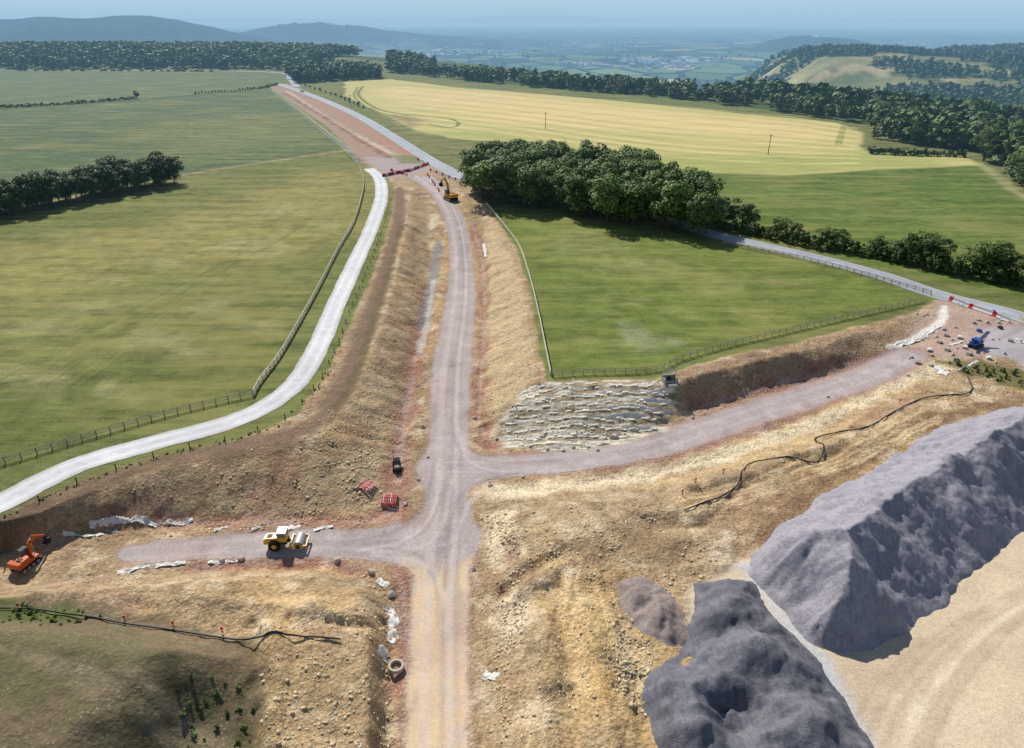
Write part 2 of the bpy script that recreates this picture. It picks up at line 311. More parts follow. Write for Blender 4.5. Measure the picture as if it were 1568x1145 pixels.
# right-hand end
region([(1440,545),(1500,545),(1568,560),(1800,600),(1800,660),(1568,590),(1480,565)],(118,110,72),f=1,warp=1.5,ws=3,grass=.7,rock=.3)
region([(1440,460),(1568,495),(1700,530),(1568,545),(1480,545),(1410,535),(1390,505)],(182,156,140),f=1.5,warp=1.5,rock=.6)
region([(1490,500),(1568,500),(1700,560),(1568,552),(1510,540)],(176,168,168),f=2,warp=1.5,rock=.2)
line([(1368,522),(1405,510),(1440,492),(1446,470)],.9,(232,224,212),f=.4,warp=.3,z=ZF)
# haul roads
wr=ss(.55,-.55,haul)
ii=np.where(haul<3)[0]
apply(ii,ss(1.8,0,haul[ii])*.4,(158,120,106),rock=.6,grass=0)
apply(ii,wr[ii],(172,160,156),rock=0,grass=0,gv=1)
yb=Y[ii]
apply(ii,wr[ii]*ss(72.5,66.5,yb+1.2*fbm(X[ii],yb,3,3,91))*ss(-16,-14,X[ii]),(214,188,154),gv=.6)
apply(ii,wr[ii]*ss(.1,.7,fbm(X[ii]*1.0,yb,2.5,4,92))*.45,(194,182,177))
apply(ii,wr[ii]*ss(.2,.8,fbm(X[ii]*1.4,yb*.35,3.5,4,93))*.45,(146,133,130))
apply(ii,wr[ii]*ss(.3,.8,fbm(X[ii],yb,7,4,94))*.35,(178,150,140))
dtr=segdist(X[ii],Y[ii],haul_c)[0]
apply(ii,wr[ii]*.4*np.exp(-((dtr-1.3)/.4)**2),(208,196,188))
for off,cc,am in ((.5,(136,118,104),.25),(-1.9,(216,200,182),.22),(2.0,(140,124,112),.22)):
    dtr=segdist(X[ii],Y[ii],haul_c+np.array([off,0]))[0]; apply(ii,wr[ii]*am*np.exp(-((dtr-.1)/.22)**2),cc)
dtr=segdist(X[ii],Y[ii],rb_c)[0]; apply(ii,wr[ii]*.3*np.exp(-((dtr-1.3)/.4)**2),(202,190,184)); apply(ii,wr[ii]*.4*ss(2.4,3.4,dtr)*(X[ii]>20),(176,134,118))
dtr=segdist(X[ii],Y[ii],lb_c)[0]; apply(ii,wr[ii]*.3*np.exp(-((dtr-1.1)/.35)**2),(200,186,178))
for pts in ([(690,640),(705,690),(760,708),(860,705)],[(680,900),(690,800),(720,745),(800,722)],[(560,832),(630,825),(665,790),(680,720)],[(560,836),(640,850),(668,900),(670,960)],[(540,828),(610,812),(650,770),(668,700)]):
    line(pts,.25,(148,134,130),f=.3,z='f',amt=.45,warp=.15); line([(a+12,b+14) for a,b in pts],.25,(204,194,188),f=.3,z='f',amt=.45,warp=.15)
# soil relief
rk=RK*np.where(near,1,0)*roadflat*(Y<280)*(1-.5*bank)
Z+=rk*(.36*fbm(X,Y,9,3,81)+.2*np.abs(fbm(X,Y,2.6,4,82))+.08*fbm(X,Y,.9,2,83))
Z+=np.where(near,1,0)*site_s*rk*(.42*fbm(X+.4*Y,Y*.3,4,3,84))
# layered limestone ledges in the cutting corner
lp=PP([(768,640),(800,604),(870,600),(960,600),(1035,602),(1015,645),(900,676),(775,672)],1.8); idx=bb(lp,4); sd=sdpoly(X[idx],Y[idx],lp)+.8*fbm(X[idx],Y[idx],3,3,88); w_=ss(1.0,-.4,sd)
hn=(Y[idx]-.10*X[idx])/1.75+.55*fbm(X[idx]*.3,Y[idx],3.2,3,89); fr=hn-np.floor(hn)
Z[idx]+=w_*.5*(ss(.55,.95,fr)-fr); br=ss(-.75,-.1,fbm(X[idx]*.3,Y[idx],1.6,3,90)); RK[idx]*=1-.45*w_
apply(idx,w_*.9,(164,148,120)); apply(idx,w_*br*ss(.42,.6,fr)*.95,(238,230,210)); apply(idx,w_*ss(.0,.06,fr)*ss(.32,.14,fr)*.55,(116,98,76))
# far colours
C[s>0]=lin(70,92,48)
w=ss(150,500,s)*(1-wc); VAL=w*(1-woodhill)
C[:]=C*(1-w[:,None])+np.array(lin(88,108,62))*w[:,None]
C[:]=C*(1-woodhill[:,None])+np.array(lin(46,66,38))*woodhill[:,None]
hcm=wc*ss(980,1140,Y+110*n2+.25*(X-700))*ss(.0,.3,fbm(X,Y,110,5,95)+.45*gauss(640,1330,230,200,1)-.12)*(X<1300)
C[:]=C*(1-hcm[:,None])+np.array(lin(138,136,92))*hcm[:,None]
q_=hcm*ss(.1,.6,fbm(X,Y,60,4,96)); C[:]=C*(1-q_[:,None])+np.array(lin(186,168,130))*q_[:,None]
q_=hcm*ss(.1,.6,fbm(X,Y,45,4,97)); C[:]=C*(1-q_[:,None])+np.array(lin(96,108,66))*q_[:,None]
Zg=Z.reshape(NY,NX)
def gz(x,y):
    x=np.atleast_1d(np.asarray(x,float)); y=np.atleast_1d(np.asarray(y,float))
    i=np.clip(np.searchsorted(gx,x)-1,0,NX-2); j=np.clip(np.searchsorted(gy,y)-1,0,NY-2)
    fx=(x-gx[i])/(gx[i+1]-gx[i]); fy=(y-gy[j])/(gy[j+1]-gy[j])
    return (Zg[j,i]*(1-fx)+Zg[j,i+1]*fx)*(1-fy)+(Zg[j+1,i]*(1-fx)+Zg[j+1,i+1]*fx)*fy
# ------------------------------------------------------------------ material helpers
class NT:
    def __init__(s,name):
        s.mat=bpy.data.materials.new(name); s.mat.use_nodes=True; s.t=s.mat.node_tree; s.t.nodes.clear()
        s.mat.cycles.emission_sampling='NONE'
        s.out=s.n('ShaderNodeOutputMaterial'); s.geo=s.n('ShaderNodeNewGeometry')
    def n(s,t,**k):
        nd=s.t.nodes.new(t)
        for a,b in k.items(): setattr(nd,a,b)
        return nd
    def l(s,a,b): s.t.links.new(a,b)
    def put(s,sock,v):
        if hasattr(v,'is_output') : s.l(v,sock)
        else: sock.default_value=v
    def m(s,op,a,b=0.0,c=0.0):
        nd=s.n('ShaderNodeMath',operation=op)
        s.put(nd.inputs[0],a); s.put(nd.inputs[1],b); s.put(nd.inputs[2],c); return nd.outputs[0]
    def noise(s,scale,detail=4,rough=.55,vec=None,dist=0):
        nd=s.n('ShaderNodeTexNoise'); s.l(vec if vec else s.geo.outputs['Position'],nd.inputs['Vector'])
        nd.inputs['Scale'].default_value=scale; nd.inputs['Detail'].default_value=detail; nd.inputs['Roughness'].default_value=rough; nd.inputs['Distortion'].default_value=dist
        return nd.outputs['Fac']
    def mapv(s,scale,rot=(0,0,0),vec=None):
        nd=s.n('ShaderNodeMapping'); s.l(vec if vec else s.geo.outputs['Position'],nd.inputs['Vector']); nd.inputs['Scale'].default_value=scale; nd.inputs['Rotation'].default_value=rot
        return nd.outputs[0]
    def attr(s,name):
        nd=s.n('ShaderNodeAttribute',attribute_name=name); return nd
    def mix(s,f,a,b,blend='MIX'):
        nd=s.n('ShaderNodeMix',data_type='RGBA',blend_type=blend)
        s.put(nd.inputs[0],f); s.put(nd.inputs[6],a); s.put(nd.inputs[7],b); return nd.outputs[2]
    def scale(s,c,f):
        nd=s.n('ShaderNodeVectorMath',operation='SCALE'); s.put(nd.inputs[0],c); s.put(nd.inputs['Scale'],f); return nd.outputs[0]
    def maprange(s,v,a,b,c,d):
        nd=s.n('ShaderNodeMapRange'); s.put(nd.inputs[0],v)
        for i,q in enumerate((a,b,c,d)): nd.inputs[i+1].default_value=q
        return nd.outputs[0]
    def finish(s,color,rough=.9,bump=None,bs=.5,bd=.3,haze=True,metal=0,spec=.2):
        p=s.n('ShaderNodeBsdfPrincipled'); s.put(p.inputs['Base Color'],color); s.put(p.inputs['Roughness'],rough)
        p.inputs['Metallic'].default_value=metal; p.inputs['Specular IOR Level'].default_value=spec
        if bump is not None:
            b=s.n('ShaderNodeBump'); s.l(bump,b.inputs['Height']); b.inputs['Strength'].default_value=bs; b.inputs['Distance'].default_value=bd; s.l(b.outputs[0],p.inputs['Normal'])
        if not haze: s.l(p.outputs[0],s.out.inputs[0]); return s.mat
        # aerial perspective painted in: haze-coloured emission mixed over surfaces by distance from the site
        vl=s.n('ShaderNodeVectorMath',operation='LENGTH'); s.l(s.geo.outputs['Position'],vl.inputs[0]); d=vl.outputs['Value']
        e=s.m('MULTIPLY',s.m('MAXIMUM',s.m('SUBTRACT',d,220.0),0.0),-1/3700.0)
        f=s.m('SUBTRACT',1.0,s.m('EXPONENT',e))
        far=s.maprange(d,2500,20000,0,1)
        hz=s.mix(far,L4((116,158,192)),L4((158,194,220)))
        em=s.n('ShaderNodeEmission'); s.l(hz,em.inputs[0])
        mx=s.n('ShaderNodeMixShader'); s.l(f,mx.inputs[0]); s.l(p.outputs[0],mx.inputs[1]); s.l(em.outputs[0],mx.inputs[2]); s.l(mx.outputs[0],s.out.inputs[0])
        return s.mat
def simple(name,rgb,rough=.6,amt=.25,sc=3.0,metal=0,spec=.3,haze=False,bump=0):
    t=NT(name); n=t.noise(sc,4,.6)
    col=t.scale(L4(rgb)[:3],t.maprange(n,.3,.7,1-amt,1+amt))
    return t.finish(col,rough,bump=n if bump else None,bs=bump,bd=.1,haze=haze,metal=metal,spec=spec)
def ground_material():
    t=NT('ground_mat'); pos=t.geo.outputs['Position']
    col=t.attr('Col').outputs['Color']; gr=t.attr('grass').outputs['Fac']; rk=t.attr('rock').outputs['Fac']; wh=t.attr('crop').outputs['Fac']; va=t.attr('valley').outputs['Fac']; gv=t.attr('gravel').outputs['Fac']
    nb=t.noise(.025,2,.6); nm=t.noise(.22,4,.7); nf=t.noise(2.0,4,.75); nvf=t.noise(8,1,.7)
    st=t.noise(1.0,3,.65,vec=t.mapv((.03,.2,.2),(0,0,.18)))
    st2=t.noise(1.0,2,.6,vec=t.mapv((.14,1.0,.2),(0,0,-.1)))
    vo=t.n('ShaderNodeTexVoronoi'); t.l(pos,vo.inputs['Vector']); vo.inputs['Scale'].default_value=2.2
    c=lambda n: t.m('SUBTRACT',n,.5)
    g=t.m('ADD',t.m('MULTIPLY',c(nm),1.3),t.m('ADD',t.m('MULTIPLY',c(st),1.1),t.m('ADD',t.m('MULTIPLY',c(nf),1.3),t.m('MULTIPLY',c(st2),.7))))
    gb=t.m('MULTIPLY',g,gr)
    r=t.m('ADD',t.m('MULTIPLY',c(nf),1.7),t.m('ADD',t.m('MULTIPLY',c(nm),.7),t.m('MULTIPLY',c(nvf),.8)))
    r=t.m('ADD',r,t.m('MULTIPLY',t.m('SUBTRACT',vo.outputs['Distance'],.45),-.35))
    rb=t.m('MULTIPLY',r,rk)
    w=t.m('ADD',t.m('MULTIPLY',c(st),.6),t.m('ADD',t.m('MULTIPLY',c(nf),.4),t.m('MULTIPLY',c(st2),.5)))
    wb=t.m('MULTIPLY',w,wh)
    vb=t.m('MULTIPLY',t.m('ADD',t.m('MULTIPLY',c(nf),.9),t.m('ADD',t.m('MULTIPLY',c(nvf),.8),t.m('MULTIPLY',c(nm),.6))),gv)
    bright=t.m('ADD',1.0,t.m('ADD',gb,t.m('ADD',rb,t.m('ADD',wb,vb))))
    bright=t.m('MAXIMUM',bright,.2)
    base=t.scale(col,bright)
    yel=t.m('MULTIPLY',gr,t.maprange(t.m('ADD',nb,t.m('MULTIPLY',c(st),1.4)),.48,.8,0,.5))
    base=t.mix(yel,base,L4((148,138,84)))
    pst=t.m('MULTIPLY',rk,t.m('MULTIPLY',t.m('LESS_THAN',vo.outputs['Distance'],.22),t.maprange(nm,.48,.64,0,.6)))
    base=t.mix(pst,base,L4((226,212,186)))
    dn=t.n('ShaderNodeTexNoise'); t.l(pos,dn.inputs['Vector']); dn.inputs['Scale'].default_value=.0025
    av=t.n('ShaderNodeVectorMath',operation='MULTIPLY_ADD'); t.l(dn.outputs['Color'],av.inputs[0]); av.inputs[1].default_value=(260,260,0); t.l(pos,av.inputs[2])
    mv=t.mapv((1,.6,0),(0,0,.5),vec=av.outputs[0])
    v1=t.n('ShaderNodeTexVoronoi'); t.l(mv,v1.inputs['Vector']); v1.inputs['Scale'].default_value=.0046
    v2=t.n('ShaderNodeTexVoronoi',feature='DISTANCE_TO_EDGE'); t.l(mv,v2.inputs['Vector']); v2.inputs['Scale'].default_value=.0046
    sx=t.n('ShaderNodeSeparateColor'); t.l(v1.outputs['Color'],sx.inputs[0])
    cr=t.n('ShaderNodeValToRGB'); t.l(sx.outputs[0],cr.inputs[0]); e=cr.color_ramp; e.interpolation='CONSTANT'
    for i,(p_,c_) in enumerate([(0,(84,112,56)),(.2,(128,152,84)),(.4,(158,166,104)),(.55,(106,130,70)),(.7,(208,196,140)),(.82,(58,80,46)),(.9,(146,160,98))]):
        el=e.elements[i] if i<2 else e.elements.new(p_); el.position=p_; el.color=L4(c_)
    vcol=t.mix(t.m('LESS_THAN',v2.outputs['Distance'],.06),cr.outputs[0],L4((40,56,34)))
    wn=t.noise(.0011,4,.65); vcol=t.mix(t.maprange(wn,.52,.62,0,.7),vcol,L4((54,72,46)))
    base=t.mix(va,base,vcol)
    h=t.m('ADD',t.m('MULTIPLY',rk,t.m('ADD',t.m('MULTIPLY',nf,1.0),t.m('MULTIPLY',vo.outputs['Distance'],-.4))),t.m('ADD',t.m('MULTIPLY',gr,t.m('MULTIPLY',nf,.6)),t.m('MULTIPLY',gv,t.m('MULTIPLY',nvf,.15))))
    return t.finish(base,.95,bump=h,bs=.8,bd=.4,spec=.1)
GM=ground_material()
def coll_link(o): scene.collection.objects.link(o); return o
def grid_mesh(name,V3,faces,mat,attrs=None,cattr=None,smooth=True):
    me=bpy.data.meshes.new(name); nv=len(V3); nf=len(faces)
    me.vertices.add(nv); me.vertices.foreach_set('co',np.ascontiguousarray(V3,np.float32).ravel())
    me.loops.add(nf*4); me.loops.foreach_set('vertex_index',np.ascontiguousarray(faces,np.int32).ravel())
    me.polygons.add(nf); me.polygons.foreach_set('loop_start',np.arange(0,nf*4,4,dtype=np.int32))
    me.update(calc_edges=True)
    if smooth: me.polygons.foreach_set('use_smooth',np.ones(nf,bool))
    for k,v in (attrs or {}).items():
        a=me.attributes.new(k,'FLOAT','POINT'); a.data.foreach_set('value',np.ascontiguousarray(v,np.float32))
    if cattr is not None:
        a=me.attributes.new('Col','FLOAT_COLOR','POINT'); a.data.foreach_set('color',np.ascontiguousarray(np.hstack([cattr,np.ones((nv,1))]),np.float32).ravel())
    if mat: me.materials.append(mat)
    o=bpy.data.objects.new(name,me); return coll_link(o)
ii_,jj_=np.meshgrid(np.arange(NX-1),np.arange(NY-1)); base=(jj_*NX+ii_).ravel()
faces=np.stack([base,base+1,base+NX+1,base+NX],1)
V3=np.stack([X,Y,Z],1)
grid_mesh('ground',V3,faces,GM,dict(grass=GR,rock=RK,crop=WH,valley=VAL,gravel=GV),C)
fm=(haul[faces]<.2).all(1); hf=faces[fm]; used=np.unique(hf); remap=np.zeros(N,np.int64); remap[used]=np.arange(len(used))
hv=V3[used].copy(); hv[:,2]+=.02
grid_mesh('haul_road',hv,remap[hf],GM,dict(grass=GR[used],rock=RK[used],crop=WH[used],valley=VAL[used],gravel=GV[used]),C[used])
# ------------------------------------------------------------------ roads as strips
def strip(name,pts,w,mat,dz=.05,nc=9,dens=8,wv=.12):
    c=catmull(pts,dens); W=np.interp(np.linspace(0,1,len(c)),np.linspace(0,1,len(w)),w) if hasattr(w,'__len__') else np.full(len(c),w)
    t=np.gradient(c,axis=0); t/=np.linalg.norm(t,axis=1)[:,None]+1e-9; nrm=np.stack([-t[:,1],t[:,0]],1)
    vs=[];ac=[]
    for k in range(nc):
        q=-1+2*k/(nc-1); jit=wv*fbm(c[:,0]+50*q,c[:,1],2.5,3,12)*abs(q)
        p=c+nrm*((q*W/2)+np.sign(q)*jit)[:,None]; z=gz(p[:,0],p[:,1])+dz
        vs.append(np.column_stack([p,z])); ac.append(np.full(len(c),q))
    vs=np.stack(vs,1); n=len(c); A=np.stack(ac,1).ravel()
    a,b=np.meshgrid(np.arange(nc-1),np.arange(n-1)); q=(b*nc+a).ravel(); f=np.stack([q,q+1,q+nc+1,q+nc],1)
    return grid_mesh(name,vs.reshape(-1,3),f,mat,dict(across=A)),c
def road_mat(name,cols,tr):
    t=NT(name); n=t.noise(.5,4,.6); n2=t.noise(6,3,.7); n3=t.noise(.12,3,.6); ac=t.m('ABSOLUTE',t.attr('across').outputs['Fac'])
    base=t.mix(t.maprange(n,.35,.65,0,1),L4(cols[0]),L4(cols[1]))
    tra=t.m('MULTIPLY',t.m('COMPARE',ac,.45,.16),tr); base=t.mix(tra,base,L4(cols[2]))
    edge=t.maprange(t.m('ADD',ac,t.m('MULTIPLY',t.m('SUBTRACT',n,.5),1.1)),.72,1.05,0,.75); base=t.mix(edge,base,L4(cols[3]))
    base=t.scale(base,t.m('MULTIPLY',t.maprange(n2,.3,.7,.84,1.12),t.maprange(n3,.35,.65,.88,1.06)))
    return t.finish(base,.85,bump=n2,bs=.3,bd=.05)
acc_mat=road_mat('access_track_mat',((198,198,200),(216,216,214),(230,228,222),(166,160,142)),.5)
asp_mat=road_mat('asphalt_mat',((158,162,168),(176,180,184),(148,152,158),(150,148,130)),.4)
acc_pts=PP([(-500,1010),(-250,880),(0,770),(60,739),(130,708),(250,674),(350,647),(415,617),(460,577),(492,520),(515,465),(545,400),(570,345),(584,300),(580,272),(565,258)])
strip('access_road',acc_pts,[5.6,5.3,5.0,4.8,4.6,4.6,4.8,5.0,5.0],acc_mat,nc=13,dens=14,wv=.14)
main_pts=PP([(425,128),(455,138),(500,155),(550,178),(600,208),(650,240),(690,262),(720,276)])
strip('country_road',main_pts,7.2,asp_mat,nc=9,dens=14)
main2=PP([(735,284),(850,300),(980,325),(1090,358),(1150,372),(1250,395),(1350,422),(1440,452),(1568,486),(1750,545),(2100,660)])
strip('country_road',main2,6.8,asp_mat,nc=9,dens=14)
strip('country_road',PP([(-500,106),(-100,107.5),(150,108),(330,109),(430,112),(445,122),(455,134)]),7,asp_mat,nc=5,dens=8,dz=.3)
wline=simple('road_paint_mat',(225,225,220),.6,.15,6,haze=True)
for mp_ in (main_pts,main2):
    c=catmull(mp_,14); t=np.gradient(c,axis=0); t/=np.linalg.norm(t,axis=1)[:,None]; nr=np.stack([-t[:,1],t[:,0]],1)
    for sgn in (-1,1):
        strip('road_edge_line',(c+nr*sgn*2.85)[::3],.14,wline,dz=.075,nc=2,dens=4,wv=0)
def mesh_obj(name,V,F,mats,mi=None,smooth=False,loc=(0,0,0),rz=0):
    me=bpy.data.meshes.new(name); me.from_pydata([tuple(v) for v in V],[],[tuple(f) for f in F])
    for m_ in mats: me.materials.append(m_)
    if mi is not None: me.polygons.foreach_set('material_index',np.array(mi,np.int32))
    if smooth: me.polygons.foreach_set('use_smooth',np.ones(len(F),bool))
    me.update(); o=bpy.data.objects.new(name,me); o.location=loc; o.rotation_euler=(0,0,rz); return coll_link(o)
class MB:
    def __init__(s): s.V=[];s.F=[];s.M=[];s.X=Matrix.Identity(4)
    def add(s,vs,fs,m):
        b=len(s.V); s.V+= [s.X@Vector(v) for v in vs]; s.F+=[[b+i for i in f] for f in fs]; s.M+=[m]*len(fs)
    def box(s,c,sz,m=0,top=(1,1),sh=(0,0),rot=None):
        x,y,z=[q/2 for q in sz]; vs=[]
        for zz in (-z,z):
            kx,ky=(1,1) if zz<0 else top; ox,oy=(0,0) if zz<0 else sh
            for a,b in ((-1,-1),(1,-1),(1,1),(-1,1)): vs.append(Vector((a*x*kx+ox,b*y*ky+oy,zz)))
        if rot is not None: vs=[rot@v for v in vs]
        vs=[v+Vector(c) for v in vs]
        s.add(vs,[(0,3,2,1),(4,5,6,7),(0,1,5,4),(1,2,6,5),(2,3,7,6),(3,0,4,7)],m)
    def cyl(s,a,b,r,m=0,n=16,r2=None):
        a=Vector(a);b=Vector(b);d=(b-a).normalized(); u=d.orthogonal().normalized(); w=d.cross(u); r2=r if r2 is None else r2
        vs=[a+(u*math.cos(2*math.pi*k/n)+w*math.sin(2*math.pi*k/n))*r for k in range(n)]+[b+(u*math.cos(2*math.pi*k/n)+w*math.sin(2*math.pi*k/n))*r2 for k in range(n)]
        s.add(vs,[(k,(k+1)%n,n+(k+1)%n,n+k) for k in range(n)]+[tuple(range(n))[::-1],tuple(range(n,2*n))],m)
    def beam(s,a,b,w,h,m=0,h2=None):
        a=Vector(a);b=Vector(b);d=(b-a).normalized(); side=Vector((0,1,0)) if abs(d.y)<.9 else Vector((1,0,0)); up=d.cross(side).normalized(); side=up.cross(d).normalized(); h2=h if h2 is None else h2
        vs=[a+side*i*w/2+up*j*h/2 for i,j in ((-1,-1),(1,-1),(1,1),(-1,1))]+[b+side*i*w/2+up*j*h2/2 for i,j in ((-1,-1),(1,-1),(1,1),(-1,1))]
        s.add(vs,[(3,2,1,0),(4,5,6,7),(0,1,5,4),(1,2,6,5),(2,3,7,6),(3,0,4,7)],m)
    def prism(s,prof,y0,y1,m=0):
        n=len(prof); vs=[(x,y0,z) for x,z in prof]+[(x,y1,z) for x,z in prof]
        s.add(vs,[tuple(range(n)),tuple(range(2*n-1,n-1,-1))]+[(k,n+k,n+(k+1)%n,(k+1)%n) for k in range(n)],m)
    def obj(s,name,mats,loc=(0,0,0),rz=0,bev=0,scale=1):
        o=mesh_obj(name,s.V,s.F,mats,s.M,loc=loc,rz=rz); o.scale=(scale,)*3
        if bev:
            b=o.modifiers.new('bev','BEVEL'); b.width=bev; b.segments=2; b.limit_method='ANGLE'
        return o
# ------------------------------------------------------------------ stockpiles
def pile_mat(name,c1,c2,c3):
    t=NT(name); n=t.noise(.3,5,.65); n2=t.noise(2.2,4,.8); n3=t.noise(11,2,.8)
    st=t.noise(1.0,3,.6,vec=t.mapv((2.2,.3,.3),(0,0,.75)))
    b=t.mix(t.maprange(n,.4,.6,0,1),L4(c1),L4(c2)); b=t.mix(t.maprange(st,.48,.7,0,.6),b,L4(c3))
    b=t.scale(b,t.m('ADD',t.maprange(n2,.3,.7,.28,.72),t.maprange(n3,.3,.7,.3,.7)))
    return t.finish(b,.95,bump=t.m('ADD',n2,t.m('MULTIPLY',n3,.3)),bs=.7,bd=.22,haze=False,spec=.15)
def pile(name,outline,z0,slope,hmax,mat,step=.22,extra=None,seed=0,flute=.3,zpx=ZS,lump=.4):
    pts=catmull(np.vstack([PP(outline,zpx),PP(outline[:1],zpx)]),5)[:-1]
    x0,y0=pts.min(0)-1; x1,y1=pts.max(0)+1
    xs=np.arange(x0,x1,step); ys=np.arange(y0,y1,step); A,B=np.meshgrid(xs,ys); a=A.ravel(); b=B.ravel()
    d0,S0=segdist(a,b,pts,True); sd=np.where(inside(a,b,pts),-d0,d0)+.7*fbm(a,b,5,5,seed)
    d=np.maximum(-sd,0)
    h=slope*d
    k=.8; h=-np.log(np.exp(-h/k)+np.exp(-(hmax*(1+.10*fbm(a,b,7,2,seed+3)))/k))*k; h=np.maximum(h,0)
    if extra is not None: h=extra(a,b,h,d)
    e=np.minimum(d,1.5)/1.5
    fl=1-np.abs(vnoise(S0/2.4,d*.06,seed+11))*2
    h+=e*(flute*.7*vnoise(S0/1.0,d*.08,seed+5)+lump*fbm(a,b,4.5,3,seed+7)+.15*fbm(a,b,1.1,4,seed+8,.6))+np.minimum(d,5)/5*flute*1.1*fl*ss(hmax*1.05,hmax*.5,h)
    z=gz(a,b)+h; z=np.where(sd>0,gz(a,b)-.4*np.minimum(sd,1)-.05,z+.03)
    nx,ny=len(xs),len(ys); i,j=np.meshgrid(np.arange(nx-1),np.arange(ny-1)); q=(j*nx+i).ravel(); f=np.stack([q,q+1,q+nx+1,q+nx],1)
    keep=(sd[f]<.7).any(1)
    return grid_mesh(name,np.stack([a,b,z],1),f[keep],mat)
pm1=pile_mat('grey_aggregate_mat',(146,143,150),(162,157,164),(130,127,134))
pm2=pile_mat('dark_aggregate_mat',(104,104,110),(124,122,128),(88,89,95))
pm3=pile_mat('brown_aggregate_mat',(142,128,122),(158,144,136),(124,112,106))
def cones(a,b,h,d,L):
    for u,v,z,r,am in L:
        cx,cy=P(u,v,z); rr=np.hypot(a-cx,b-cy); h=h+np.maximum(0,am*(1-rr/r))*np.minimum(d/1.5,1)
    return h
def ex1(a,b,h,d): return cones(a,b,h,d,[(1220,870,5,5,2.4),(1290,905,5,4.5,2.2),(1275,955,4,3.6,2.0),(1400,740,10,5,1.0),(1200,850,5,3.4,1.4),(1340,800,10,4,.9),(1450,695,10,4,1.0),(1510,665,10,5,1.0),(1250,820,7,4,1.4),(1330,770,8,3.5,1.1),(1390,850,7,4,1.2),(1350,930,5,3.5,1.3),(1480,780,7,4,1.0)])
pile('gravel_stockpile',[(1150,846),(1160,890),(1205,935),(1245,985),(1325,998),(1410,948),(1490,872),(1568,806),(1680,735),(1760,680),(1700,632),(1600,628),(1515,634),(1440,655),(1370,698),(1290,742),(1210,795)],ZS,.70,7.8,pm1,extra=ex1,seed=101,flute=.3,lump=.3)
def ex2(a,b,h,d):
    cx,cy=P(1135,1075,6); h=h-3.0*np.exp(-((a-cx)**2+(b-cy)**2)/(2*2.3**2))
    h=cones(a,b,h,d,[(1120,920,6,4,2.2),(1085,940,5,3,1.5),(1200,1010,6,4,2.0),(1150,990,6,3.5,2.0),(1060,1060,5,3.5,2.0),(1080,1120,5,3.5,1.8),(1220,1090,6,4,2.0),(1260,1130,5,3.4,1.8),(1170,1120,6,3,1.6),(1190,950,5,3,1.2),(1040,1110,5,3,1.2),(1110,1030,6,3,1.4)])
    return np.maximum(h,0)
pile('gravel_stockpile',[(1058,890),(1150,888),(1185,935),(1240,995),(1290,1065),(1340,1145),(1420,1300),(1180,1400),(1040,1180),(1000,1110),(990,1050),(1045,1000),(1060,950)],ZS,.5,2.3,pm2,extra=ex2,seed=111,flute=.3,lump=.6)
pile('gravel_stockpile',[(940,890),(975,880),(1030,905),(1052,950),(1045,985),(1005,985),(955,945)],ZS,.5,1.5,pm3,extra=lambda a,b,h,d:cones(a,b,h,d,[(975,905,4,2,.8),(1010,940,4,2,.8)]),seed=121,flute=.3,lump=.3)
# ------------------------------------------------------------------ rubble (one object)
Hg=haul.reshape(NY,NX)
def gz_h(x,y):
    i=np.clip(np.searchsorted(gx,x),0,NX-1); j=np.clip(np.searchsorted(gy,y),0,NY-1); return Hg[j,i]
def rubble(name,regions,mat):
    t=(1+5**.5)/2
    iv=np.array([(-1,t,0),(1,t,0),(-1,-t,0),(1,-t,0),(0,-1,t),(0,1,t),(0,-1,-t),(0,1,-t),(t,0,-1),(t,0,1),(-t,0,-1),(-t,0,1)])/1.9
    itf=np.array([(0,11,5),(0,5,1),(0,1,7),(0,7,10),(0,10,11),(1,5,9),(5,11,4),(11,10,2),(10,7,6),(7,1,8),(3,9,4),(3,4,2),(3,2,6),(3,6,8),(3,8,9),(4,9,5),(2,4,11),(6,2,10),(8,6,7),(9,8,1)])
    VV=[]
    for pts,z,n,smn,smx in regions:
        w=PP(pts,z); x0,y0=w.min(0); x1,y1=w.max(0); a=rng.uniform(x0,x1,n*6); b=rng.uniform(y0,y1,n*6)
        k=inside(a,b,w)&(gz_h(a,b)>.4); cl=fbm(a,b,3,3,33)+rng.normal(0,.35,len(a)); k&=cl>0; a=a[k][:n]; b=b[k][:n]
        sz=smn+(smx-smn)*rng.random(len(a))**4; c=np.column_stack([a,b,gz(a,b)+sz*.05])
        v=iv[None]*(1+rng.uniform(-.45,.45,(len(a),12,1)))*sz[:,None,None]*rng.uniform(.5,1.2,(len(a),1,3))*np.array([1,1,.6])
        VV.append(v+c[:,None,:])
    VV=np.concatenate(VV); n=len(VV); F=(itf[None]+np.arange(n)[:,None,None]*12).reshape(-1,3)
    me=bpy.data.meshes.new(name); me.vertices.add(n*12); me.vertices.foreach_set('co',VV.astype(np.float32).ravel())
    me.loops.add(len(F)*3); me.loops.foreach_set('vertex_index',F.astype(np.int32).ravel()); me.polygons.add(len(F)); me.polygons.foreach_set('loop_start',np.arange(0,len(F)*3,3,dtype=np.int32)); me.update(calc_edges=True)
    me.materials.append(mat); return coll_link(bpy.data.objects.new(name,me))
rm=simple('limestone_mat',(198,180,146),.95,.35,.6,haze=False)
